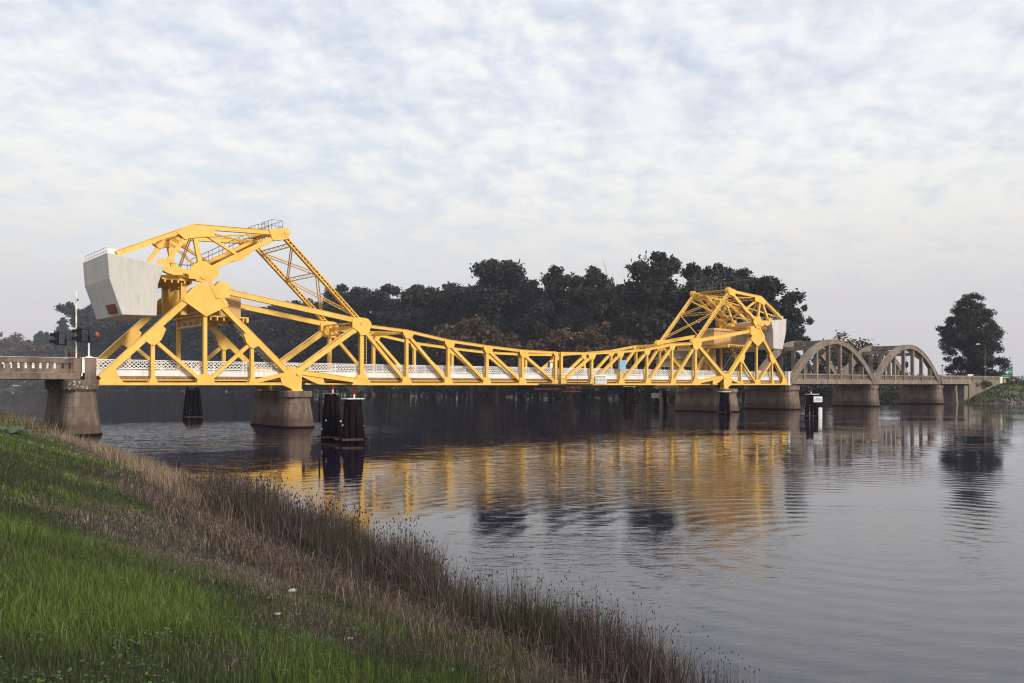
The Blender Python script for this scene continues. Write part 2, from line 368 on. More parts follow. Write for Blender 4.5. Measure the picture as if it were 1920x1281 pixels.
def build_bank():
    xs = np.concatenate([np.arange(-130, -50, 1.5), np.arange(-50, 17, 0.35)]); ys = np.concatenate([np.arange(-14, 30, 0.3), np.arange(30, 112, 0.7)])
    co, q = grid_mesh(xs, ys, ground_z, lambda c: c[:, 2] > -1.55)
    d, g, n, n2 = bank_cover(co[:, 0], co[:, 1])
    soil = np.array([0.045, 0.031, 0.025]); grn = np.array([0.026, 0.036, 0.012]); tan = np.array([0.13, 0.092, 0.06])
    wet = np.array([0.03, 0.022, 0.018])
    t = np.clip((n2-0.35)*3, 0, 1)[:, None]; c = soil*(1-t)+tan*t
    c = c*(1-g[:, None])+grn*g[:, None]
    w = np.clip(1-d/0.6, 0, 1)[:, None]; c = c*(1-w)+wet*w
    me = np_mesh('grass_bank', co, q, None, True, c)
    m = mat_attr('bank_soil', 0.95)
    N = m.node_tree.nodes; L = m.node_tree.links; b = N.new('ShaderNodeBump'); b.inputs['Distance'].default_value = 0.05
    tc = N.new('ShaderNodeTexCoord'); L.new(noise_node(N, L, tc.outputs['Object'], 9, 6, 0.7), b.inputs['Height']); L.new(b.outputs[0], N['Principled BSDF'].inputs['Normal'])
    o = link_mesh('grass_bank', me, m); o['kind'] = 'structure'
build_bank()

def blades_mesh(name, P, h, w, lean, tint, rng, mat, label=None, curl=0.5):
    """one five-point blade per base point"""
    n = len(P); ang = rng.random(n)*2*math.pi; fa = rng.random(n)*2*math.pi
    dirx, diry = np.cos(ang), np.sin(ang); sx, sy = np.cos(fa)*w/2, np.sin(fa)*w/2
    co = np.zeros((n, 5, 3)); hm = h*0.55; l = lean*h
    co[:, 0] = P+np.stack([-sx, -sy, -0.03+0*sx], 1); co[:, 1] = P+np.stack([sx, sy, -0.03+0*sx], 1)
    mid = P+np.stack([dirx*l*(1-curl)*0.6, diry*l*(1-curl)*0.6, hm], 1)
    co[:, 2] = mid+np.stack([sx*0.8, sy*0.8, 0*sx], 1); co[:, 3] = mid-np.stack([sx*0.8, sy*0.8, 0*sx], 1)
    co[:, 4] = P+np.stack([dirx*l, diry*l, np.maximum(h*np.sqrt(np.maximum(1-np.minimum(lean, 0.95)**2, 0.05)), 0.02)], 1)
    b = np.arange(n)[:, None]*5
    tri = np.concatenate([b+np.array([[0, 1, 2]]), b+np.array([[0, 2, 3]]), b+np.array([[3, 2, 4]])], 0)
    me = np_mesh(name, co.reshape(-1, 3), tri, None, True, np.repeat(tint, 5, 0))
    o = link_mesh(name, me, mat); tag(o, label, None, None, 'stuff')
    return o
def scatter(rng, y0, y1, dens, dlo, dhi, margin=4.0):
    """random points on the bank between two distances"""
    xl, xr = -0.66*y1-margin, 0.5*y1+margin
    n = int((xr-xl)*(y1-y0)*dens); x = rng.uniform(xl, xr, n); y = rng.uniform(y0, y1, n)
    ok = (x > -0.64*y-margin) & (x < 0.64*y+margin); x, y = x[ok], y[ok]
    d = shore_d(x, y); ok = (d > dlo) & (d < dhi); return x[ok], y[ok], d[ok]
def pick(rng, n, cols, p):
    cols = np.array(cols); k = rng.choice(len(cols), n, p=p); c = cols[k]
    return c*rng.uniform(0.55, 1.4, (n, 1))
RINGS = [(1.5, 5.5, 3600, 0.0042), (5.5, 8, 2700, 0.0050), (8, 12, 1600, 0.007), (12, 18, 560, 0.013), (18, 28, 260, 0.020), (28, 45, 110, 0.034), (45, 78, 42, 0.055)]
def build_grass():
    rng = np.random.default_rng(11); Ps, hs, ws, ls, ts = [], [], [], [], []
    Pt, ht, wt, lt, tt = [], [], [], [], []
    for y0, y1, dn, w in RINGS:
        x, y, d = scatter(rng, y0, y1, dn, 0.5, 30)
        dd, g, n, n2 = bank_cover(x, y); r = rng.random(len(x))
        isg = r < g
        # green grass
        k = isg; m = k.sum(); P = np.stack([x[k], y[k], ground_z(x[k], y[k])], 1)
        lush = np.clip((fbm(x[k]+13, y[k]+3, 0.40)-0.43)*4.2+(rng.random(m)-0.5)*0.6, 0, 1)
        Ps.append(P); hs.append(rng.uniform(0.04, 0.14, m)*(0.55+0.95*lush)+w*1.2); ws.append(rng.uniform(0.7, 1.3, m)*w); ls.append(rng.uniform(0.1, 0.75, m))
        c1 = pick(rng, m, [(0.115, 0.170, 0.028), (0.080, 0.125, 0.022), (0.15, 0.19, 0.036), (0.22, 0.18, 0.09)], [0.42, 0.36, 0.16, 0.06])
        c2 = pick(rng, m, [(0.055, 0.072, 0.022), (0.036, 0.050, 0.017), (0.13, 0.10, 0.060)], [0.5, 0.35, 0.15])
        ts.append(c1*lush[:, None]+c2*(1-lush[:, None]))
        # dry thatch
        k = (~isg) & (rng.random(len(x)) < 0.62); m = k.sum(); P = np.stack([x[k], y[k], ground_z(x[k], y[k])], 1)
        Pt.append(P); ht.append(rng.uniform(0.03, 0.11, m)+w*1.2); wt.append(rng.uniform(0.7, 1.3, m)*w); lt.append(rng.uniform(0.6, 0.98, m))
        tt.append(pick(rng, m, [(0.155, 0.115, 0.092), (0.22, 0.165, 0.13), (0.075, 0.054, 0.047), (0.32, 0.24, 0.17), (0.10, 0.12, 0.04)], [0.36, 0.24, 0.2, 0.06, 0.14]))
    cat = np.concatenate
    blades_mesh('green_grass', cat(Ps), cat(hs), cat(ws), cat(ls), cat(ts), rng, BLADE, 'green grass growing up the sloping near bank')
    blades_mesh('dry_thatch', cat(Pt), cat(ht), cat(wt), cat(lt), cat(tt), rng, BLADE, 'flattened brown thatch on the lower near bank')
    # thin dark stems standing above the grass
    S = []
    for y0, y1, dn, w in RINGS[:5]:
        x, y, d = scatter(rng, y0, y1, dn*0.17, 1.5, 12); n = fbm(x+70, y+20, 0.26)
        k = rng.random(len(x)) < np.clip((n-0.42)*4.5, 0.03, 1); S.append((x[k], y[k], np.full(k.sum(), w)))
    x = cat([s[0] for s in S]); y = cat([s[1] for s in S]); w = cat([s[2] for s in S]); m = len(x)
    blades_mesh('wiry_stems', np.stack([x, y, ground_z(x, y)], 1), rng.uniform(0.16, 0.5, m), w*0.75, rng.uniform(0.05, 0.4, m),
                pick(rng, m, [(0.020, 0.030, 0.012), (0.035, 0.046, 0.018), (0.05, 0.036, 0.028)], [0.5, 0.3, 0.2]), rng, BLADE, 'thin dark stems standing above the green grass', 0.3)
    # tall straw grass toward the bridge
    S = []
    for y0, y1, dn, w in RINGS[3:]:
        x, y, d = scatter(rng, y0, y1, dn*0.55, -0.25, 2.2); n = fbm(x+11, y+60, 0.25)
        f = np.clip((y-17)/9, 0, 1)*np.clip((n-0.12)*3, 0, 1); k = rng.random(len(x)) < f; S.append((x[k], y[k], np.full(k.sum(), w)))
    x = cat([s[0] for s in S]); y = cat([s[1] for s in S]); w = cat([s[2] for s in S]); m = len(x)
    blades_mesh('straw_grass', np.stack([x, y, np.maximum(ground_z(x, y), -0.1)], 1), rng.uniform(0.3, 0.85, m)*np.where(y > 40, 0.8, 1), w*0.7, rng.uniform(0.05, 0.5, m),
                pick(rng, m, [(0.34, 0.245, 0.165), (0.25, 0.175, 0.12), (0.16, 0.11, 0.08), (0.13, 0.12, 0.05)], [0.4, 0.3, 0.2, 0.1]), rng, BLADE, 'pale straw coloured grass along the waterline', 0.35)
    # rank weeds at the far end of the bank
    x, y, d = scatter(rng, 50, 76, 22, 0.3, 6.5); n = fbm(x, y+5, 0.3); k = rng.random(len(x)) < np.clip((n-0.25)*3, 0, 1)*np.clip((y-50)/8, 0, 1); x, y = x[k], y[k]; m = len(x)
    blades_mesh('rank_weeds', np.stack([x, y, ground_z(x, y)], 1), rng.uniform(0.4, 1.5, m), np.full(m, 0.05), rng.uniform(0.1, 0.6, m),
                pick(rng, m, [(0.13, 0.11, 0.05), (0.085, 0.085, 0.035), (0.22, 0.165, 0.09)], [0.4, 0.35, 0.25]), rng, BLADE, 'tall olive weeds at the far end of the near bank')
def build_reeds():
    rng = np.random.default_rng(5); cat = np.concatenate
    x, y, d = scatter(rng, 4.0, 30, 760, -0.75, 2.0, 3.0)
    n = fbm(x, y, 0.45); n2 = fbm(x+20, y+4, 1.1)
    f = np.clip(1.25-np.abs(d-0.5)/1.15, 0, 1)*np.clip((n2-0.32)*5.0, 0.02, 1)*np.clip((27-y)/6, 0, 1)
    k = rng.random(len(x)) < f; x, y, d, n, n2 = x[k], y[k], d[k], n[k], n2[k]; m = len(x)
    edge = np.clip(1.15-np.abs(d-0.5)/2.2, 0.35, 1)
    h = (0.35+0.75*rng.random(m))*edge*(0.30+1.25*np.clip(n2*0.6+n*0.5, 0, 1))*np.clip(0.55+(y-6)/18, 0.6, 1.12)*1.15
    z = np.maximum(ground_z(x, y), -0.25)
    P = np.stack([x, y, z], 1)
    w = rng.uniform(0.006, 0.012, m)*np.clip(y/10, 0.8, 2.2)
    gmix = np.clip((fbm(x+3, y+77, 0.6)-0.52)*5, 0, 1)[:, None]
    c = pick(rng, m, [(0.070, 0.050, 0.048), (0.11, 0.080, 0.070), (0.035, 0.025, 0.026), (0.24, 0.175, 0.13), (0.12, 0.06, 0.042), (0.06, 0.075, 0.03)], [0.30, 0.26, 0.2, 0.12, 0.05, 0.07])
    cg = pick(rng, m, [(0.040, 0.058, 0.020), (0.06, 0.075, 0.026), (0.09, 0.06, 0.045)], [0.45, 0.3, 0.25])
    blades_mesh('brown_reeds', P, h, w, 0.04+0.75*rng.random(m)**1.8, c*(1-gmix)+cg*gmix, rng, BLADE, 'dense dark brown reeds along the near waterline', 0.3)
    # seed heads on the taller stems
    k = (h > 0.55) & (rng.random(m) < 0.16); Q = P[k]; hh = h[k]; q = len(Q)
    top = Q+np.stack([rng.normal(0, 0.07, q), rng.normal(0, 0.07, q), hh*rng.uniform(0.97, 1.12, q)], 1); s = rng.uniform(0.005, 0.011, q)*np.clip(Q[:, 1]/11, 0.8, 2)
    off = np.array([(1, 0, 0), (0, 1, 0), (-1, 0, 0), (0, -1, 0), (0, 0, 2.2), (0, 0, -2.2)], float)
    co = top[:, None]+off[None]*s[:, None, None]; fc = np.array([(0, 1, 4), (1, 2, 4), (2, 3, 4), (3, 0, 4), (1, 0, 5), (2, 1, 5), (3, 2, 5), (0, 3, 5)])
    tri = (np.arange(q)[:, None, None]*6+fc[None]).reshape(-1, 3)
    me = np_mesh('seed_heads', co.reshape(-1, 3), tri, None, True, np.repeat(pick(rng, q, [(0.05, 0.03, 0.028), (0.09, 0.055, 0.04)], [0.6, 0.4]), 6, 0))
    # their stems
    tag(link_mesh('seed_heads', me, BLADE), 'dark seed heads on the tallest brown reeds', None, None, 'stuff')
    st = np.stack([top[:, 0], top[:, 1], Q[:, 2]], 1)
    blades_mesh('reed_stalks', st, hh*1.08, s*0.7, np.full(q, 0.01), pick(rng, q, [(0.05, 0.032, 0.028), (0.08, 0.055, 0.045)], [0.6, 0.4]), rng, BLADE, 'straight stalks carrying the reed seed heads', 0.3)
    # litter of broken stalks at the foot of the reeds
    x, y, d = scatter(rng, 4.5, 24, 160, 1.2, 3.6); m = len(x)
    blades_mesh('broken_stalks', np.stack([x, y, ground_z(x, y)+0.02], 1), rng.uniform(0.15, 0.5, m), rng.uniform(0.006, 0.01, m)*np.clip(y/10, 0.9, 2), rng.uniform(0.8, 0.99, m),
                pick(rng, m, [(0.15, 0.10, 0.075), (0.09, 0.06, 0.05), (0.24, 0.175, 0.12)], [0.4, 0.4, 0.2]), rng, BLADE, 'broken stalks lying behind the reeds', 0.6)
def build_clover():
    rng = np.random.default_rng(3)
    co, q, t = [], [], []
    x, y, d = scatter(rng, 2.0, 9.0, 30, 3.6, 12); n = fbm(x+5, y+31, 0.8); k = n > 0.57; x, y = x[k], y[k]
    b = 0
    for px, py in zip(x, y):
        z0 = float(ground_z(np.array([px]), np.array([py]))[0]); c0 = np.array([0.075, 0.135, 0.030])*rng.uniform(0.7, 1.3)
        for i in range(rng.integers(4, 9)):
            a = rng.random()*6.28; r = rng.uniform(0.03, 0.13); s = rng.uniform(0.006, 0.014); h = rng.uniform(0.05, 0.11)
            c = np.array([px+math.cos(a)*r, py+math.sin(a)*r, z0+h]); n_ = 7
            tl = rng.normal(0, 0.3, 2)
            ring = [c+np.array([math.cos(u)*s, math.sin(u)*s, (math.cos(u)*tl[0]+math.sin(u)*tl[1])*s]) for u in np.linspace(0, 6.283, n_, endpoint=False)]
            co += [c-np.array([0, 0, s*0.25])]+ring
            for j in range(n_): q.append((b, b+1+j, b+1+(j+1) % n_))
            t += [c0*rng.uniform(0.8, 1.2)]*(n_+1); b += n_+1
    me = np_mesh('clover_leaves', np.array(co), np.array(q), None, True, np.array(t))
    tag(link_mesh('clover_leaves', me, BLADE), 'round clover leaves among the nearest green grass', None, None, 'stuff')
build_grass(); build_reeds(); build_clover()

def gz(x, y): return float(ground_z(np.array([x]), np.array([y]))[0])
# broad leaved plant, litter
def broad_plant(x, y):
    e = empty('broad_leaf_plant', (x, y, gz(x, y)), 0, 'low plant with broad grey green leaves on the left bank', 'plant')
    rng = random.Random(2)
    gm = mat_stained('broad_leaf', (0.065, 0.095, 0.05), (0.045, 0.07, 0.04), (0.10, 0.12, 0.07), rough=0.55, bump=0.05)
    for i in range(13):
        mb = MB(); a = rng.random()*6.28; r = rng.uniform(0.1, 0.7); s = rng.uniform(0.12, 0.22); h = rng.uniform(0.12, 0.32)
        cx, cy = math.cos(a)*r*1.6, math.sin(a)*r; n = 10; b = 0
        ring = [(cx+math.cos(u)*s*1.3, cy+math.sin(u)*s, h+0.08*math.cos(2*u)+0.06*math.sin(u)) for u in [6.283*k/n for k in range(n)]]
        mb.v = [(cx, cy, h-0.05)]+ring; mb.f = [(0, 1+k, 1+(k+1) % n) for k in range(n)]
        mb.tube((cx*0.2, cy*0.2, 0), (cx, cy, h-0.06), 0.012, n=5)
        mb.build('leaf', gm, e, smooth=True)
broad_plant(-23.0, 38.0)
def scrap(x, y, s, label, seed):
    rng = random.Random(seed); mb = MB(); n = 7
    for k in range(2):
        b = len(mb.v); ox, oy = rng.uniform(-s, s)*0.6, rng.uniform(-s, s)*0.5
        ring = [(ox+math.cos(6.283*i/n)*s*rng.uniform(0.6, 1.2), oy+math.sin(6.283*i/n)*s*0.7*rng.uniform(0.6, 1.2), rng.uniform(0.0, s*0.4)) for i in range(n)]
        low = [(p[0]*0.98, p[1]*0.98, p[2]-0.012) for p in ring]
        mb.loft([low, ring])
    o = mb.build('paper_scrap', PAPER); o.location = (x, y, gz(x, y)+0.05); tag(o, label, 'litter', 'scraps of litter on the bank')
scrap(-2.72, 10.3, 0.055, 'largest crumpled white paper scrap lying just behind the dark reeds', 1)
scrap(-2.35, 8.3, 0.025, 'small white litter scrap in the grass, second from the top', 2)
scrap(-1.62, 8.3, 0.028, 'small white litter scrap in the middle of the lower bank', 3)
scrap(-0.62, 8.2, 0.045, 'white litter scrap at the bottom edge, nearest the reeds', 4)
mb = MB(); mb.path([(0, 0, 0.03), (0.5, 0.05, 0.05), (1.1, -0.08, 0.04), (1.6, 0.02, 0.02)], [0.035, 0.03, 0.025, 0.012])
o = mb.build('driftwood_stick', BARK, smooth=True); o.location = (-6.0, 24.2, 0.0); tag(o, 'thin brown stick floating just off the straw grass', 'stick')

# ------------------------------------------------------------------ bridge frame
ANG = 0.718; BO = Vector((5.617, 100.7, 4.0)); ca, sa = math.cos(ANG), math.sin(ANG)
def bw(t, y, z): return Vector((BO.x+t*ca-y*sa, BO.y+t*sa+y*ca, BO.z+z))
WY = 6.47                                      # far truss
def bthing(name, label, cat, sg, u, y, z, group=None):
    return empty(name, bw(sg*u, y, z), ANG, label, cat, group)

def lattice_rail(mb, u0, u1, y, z0, z1, step=0.34):
    mb.box(u0, u1, y-0.04, y+0.04, z1-0.07, z1); mb.box(u0, u1, y-0.04, y+0.04, z0, z0+0.08)
    h = z1-z0; n = int((u1-u0)/step)
    for i in range(-2, n+1):
        a = u0+i*step; b = a+h*0.95
        for s in (0, 1):
            p, q = (a, z0+0.04), (b, z1-0.04)
            if s: p, q = (a, z1-0.04), (b, z0+0.04)
            if p[0] < u0:
                k = (u0-p[0])/(q[0]-p[0]); p = (u0, p[1]+(q[1]-p[1])*k)
            if q[0] > u1:
                k = (u1-p[0])/(q[0]-p[0]); q = (u1, p[1]+(q[1]-p[1])*k)
            if q[0]-p[0] > 0.03: mb.beam((p[0], y+(0.012 if s else -0.012), p[1]), (q[0], y+(0.012 if s else -0.012), q[1]), 0.062, 0.018)
    k = u0
    while k < u1:
        mb.box(k, k+0.09, y-0.05, y+0.05, z0-0.12, z1+0.01); k += 2.69

def floor_parts(par, org, fl, u0, u1, beams):
    mb = MB(); mb.box(u0, u1, 0.72, 5.75, 0.58, 0.74); mb.build('deck', ROAD, par, org, fl)
    for nm, y in (('near', 0.52), ('far', 5.95)):
        mb = MB(); mb.box(u0, u1, y-0.14, y+0.14, 0.575, 0.74)
        k = u0
        rr = random.Random(int(u0*10)+int(y))
        while k < u1-0.3:
            mb.box(k, k+0.22, y-0.20, y+0.20, 0.525+rr.uniform(-.01, .01), 0.574); k += 0.42
        mb.build('deck_edge', WOOD, par, org, fl)
        mb = MB(); mb.box(u0, u1, y-0.12, y+0.12, 0.745, 1.22); k = u0+1
        mb.box(u0, u1, y-0.15, y+0.15, 1.22, 1.27); mb.build('curb', WHT, par, org, fl)
        mb = MB()
        if y < 1: lattice_rail(mb, u0, u1, y, 1.33, 2.10)
        else:
            for z in (1.45, 1.75, 2.04): mb.box(u0, u1, y-0.025, y+0.025, z, z+0.05)
            k = u0
            while k < u1: mb.box(k, k+0.08, y-0.03, y+0.03, 1.26, 2.09); k += 2.69
        mb.build('railing', WHT, par, org, fl)
    for y in (0.44, 2.0, 3.25, 4.5, 6.03):
        mb = MB(); mb.box(u0, u1, y-0.02, y+0.02, 0.395, 0.49); mb.box(u0, u1, y-0.10, y+0.10, 0.37, 0.394); mb.box(u0, u1, y-0.10, y+0.10, 0.49, 0.515)
        mb.build('stringer', YEL, par, org, fl)
    for u in beams:
        mb = MB(); mb.box(u-0.02, u+0.02, 0.1, WY-0.1, -0.02, 0.56); mb.box(u-0.15, u+0.15, 0.1, WY-0.1, -0.045, -0.02); mb.build('floor_beam', YEL, par, org, fl)

PAN = [27.44, 22.05, 16.66, 11.27, 5.88, 0.49]
TOP = [5.9, 5.55, 4.72, 4.27, 3.92, 3.84]
def leaf(sg, label):
    fl = sg < 0; org = (PAN[0], WY/2, 0)
    e = bthing('bascule_span', label, 'bridge span', sg, *org, 'yellow lift spans of the bridge')
    b = lambda mb, nm, mt=YEL: mb.build(nm, mt, e, org, fl)
    for y in (0.0, WY):
        def plates(poly, nm='gusset_plate'):
            mb = MB()
            for k in (-1, 1): mb.prism(poly, y+k*0.215-0.012, y+k*0.215+0.012)
            b(mb, nm)
        # chords
        mb = MB()
        pts = list(zip(PAN, TOP))
        for (u0, z0), (u1, z1) in zip(pts[:-1], pts[1:]):
            mb.beam((u0, y, z0+0.03), (u1, y, z1+0.03), 0.28, 0.34); mb.beam((u0, y, z0+0.18), (u1, y, z1+0.18), 0.03, 0.44)
        b(mb, 'top_chord')
        mb = MB(); mb.box(0.35, PAN[0]+0.4, y-0.18, y+0.18, 0.0, 0.24); mb.box(0.35, PAN[0]+0.4, y-0.24, y+0.24, -0.02, 0.01); mb.box(0.35, PAN[0]+0.4, y-0.24, y+0.24, 0.22, 0.245)
        b(mb, 'bottom_chord')
        # haunch from the heel and the thin strut under it
        mb = MB(); mb.beam((34.3, y, 1.22), (26.6, y, 0.22), 0.42, 0.40); mb.beam((34.3, y, 1.47), (26.6, y, 0.47), 0.03, 0.50); b(mb, 'haunch_chord')
        mb = MB(); mb.box(PAN[0], 33.4, y+0.3, y+0.45, 0.03, 0.17); mb.prism([(34.2, 0.9), (32.2, 0.05), (31.5, 0.05), (31.7, 0.75), (33.2, 1.0)], y-0.10, y+0.10); b(mb, 'heel_bracket')
        # posts
        for i, (u, zt) in enumerate(zip(PAN, TOP)):
            mb = MB(); mb.laced((u, y, 0.3), (u, y, zt-0.1), 0.29 if i else 0.36, 0.31); b(mb, 'post')
        # diagonals, falling toward midspan
        for i in range(5):
            mb = MB(); mb.laced((PAN[i]-0.25, y, TOP[i]-0.45), (PAN[i+1]+0.25, y, 0.45), 0.30, 0.31); b(mb, 'diagonal')
        mb = MB(); mb.laced((34.4, y, 1.25), (27.6, y, 5.9), 0.44, 0.38, faces='edge'); b(mb, 'end_post')
        mb = MB(); mb.beam((34.2, y, 1.75), (27.8, y, 6.18), 0.03, 0.46); b(mb, 'cover_plate')
        # gussets
        for i in range(1, 6):
            u, zt = PAN[i], TOP[i]
            if i < 5:
                plates([(u+0.62, zt+0.17), (u-0.75, zt+0.05), (u-0.72, zt-0.45), (u-0.38, zt-0.72), (u+0.2, zt-0.72), (u+0.55, zt-0.25)])
                plates([(u-0.62, 0.02), (u+0.72, 0.02), (u+0.55, 0.85), (u-0.25, 0.85)])
            else:
                plates([(u+0.65, zt+0.15), (u-0.24, zt+0.15), (u-0.24, zt-0.4), (u+0.2, zt-0.4)])
                plates([(u-0.24, 0.0), (u+0.95, 0.0), (u+0.55, 0.55), (u-0.24, 0.6)])
        u = PAN[0]
        plates([(u-1.1, 0.0), (u+1.2, 0.0), (u+0.35, 1.05), (u-0.35, 1.05)])
        mb = MB()                                # big rounded hub plate that takes the strut and the link
        poly = [(u+1.15, 6.50), (u+0.55, 6.72), (u-0.35, 6.68), (u-0.85, 6.45), (u-1.05, 6.08), (u-0.72, 5.2), (u-0.42, 4.98), (u+0.28, 4.98), (u+0.42, 5.25), (u+1.15, 5.72)]
        mb.prism(poly, y-0.27, y-0.235); mb.prism(poly, y+0.235, y+0.27); mb.tube((u+0.15, y-0.34, 6.15), (u+0.15, y+0.34, 6.15), 0.16, n=14)
        b(mb, 'hub_plate')
        mb = MB(); mb.prism([(u-0.2, 6.69), (u-0.7, 6.60), (u-1.0, 6.22), (u-1.02, 6.10), (u-0.6, 6.3)], y-0.234, y+0.234); b(mb, 'hub_cover')
        if y == 0.0:
            mb = MB()                            # access ladder on the first post
            for k in (0, 0.34): mb.box(u-0.62+k, u-0.59+k, y-0.02, y+0.02, 0.9, 5.0)
            for k in range(15): mb.box(u-0.62, u-0.25, y-0.012, y+0.012, 1.0+k*0.27, 1.025+k*0.27)
            b(mb, 'ladder')
    # top lateral bracing across the span
    for i in range(5):
        (u0, z0), (u1, z1) = (PAN[i], TOP[i]), (PAN[i+1], TOP[i+1])
        if i < 2:
            mb = MB(); mb.beam((u0, 0.1, z0-0.05), (u0, WY-0.1, z0-0.05), 0.34, 0.22, (1, 0, 0)); b(mb, 'cross_strut')
        if i < 1:
            mb = MB(); mb.beam((u0, 0.1, z0), (u1, WY-0.1, z1), 0.10, 0.12, (0, 0, 1)); b(mb, 'lateral_brace')
            mb = MB(); mb.beam((u0, WY-0.1, z0-0.12), (u1, 0.1, z1-0.12), 0.10, 0.12, (0, 0, 1)); b(mb, 'lateral_brace')
    # portal over the road between the hubs
    u = PAN[0]+0.7
    mb = MB(); mb.box(u-0.1, u+0.1, 0.25, WY-0.25, 5.05, 5.2); mb.box(u-0.1, u+0.1, 0.25, WY-0.25, 6.1, 6.25)
    for k in range(6):
        y0 = 0.3+k*0.98; mb.beam((u, y0, 5.1 if k % 2 else 6.2), (u, y0+0.98, 6.2 if k % 2 else 5.1), 0.10, 0.06, (1, 0, 0))
    b(mb, 'portal_frame')
    floor_parts(e, org, fl, 0.42, 33.9, PAN)
    return e
leaf(-1, 'left half of the yellow lift span, joined to the big tower with the pale counterweight')
leaf(1, 'right half of the yellow lift span, with the blue sign and the white board')

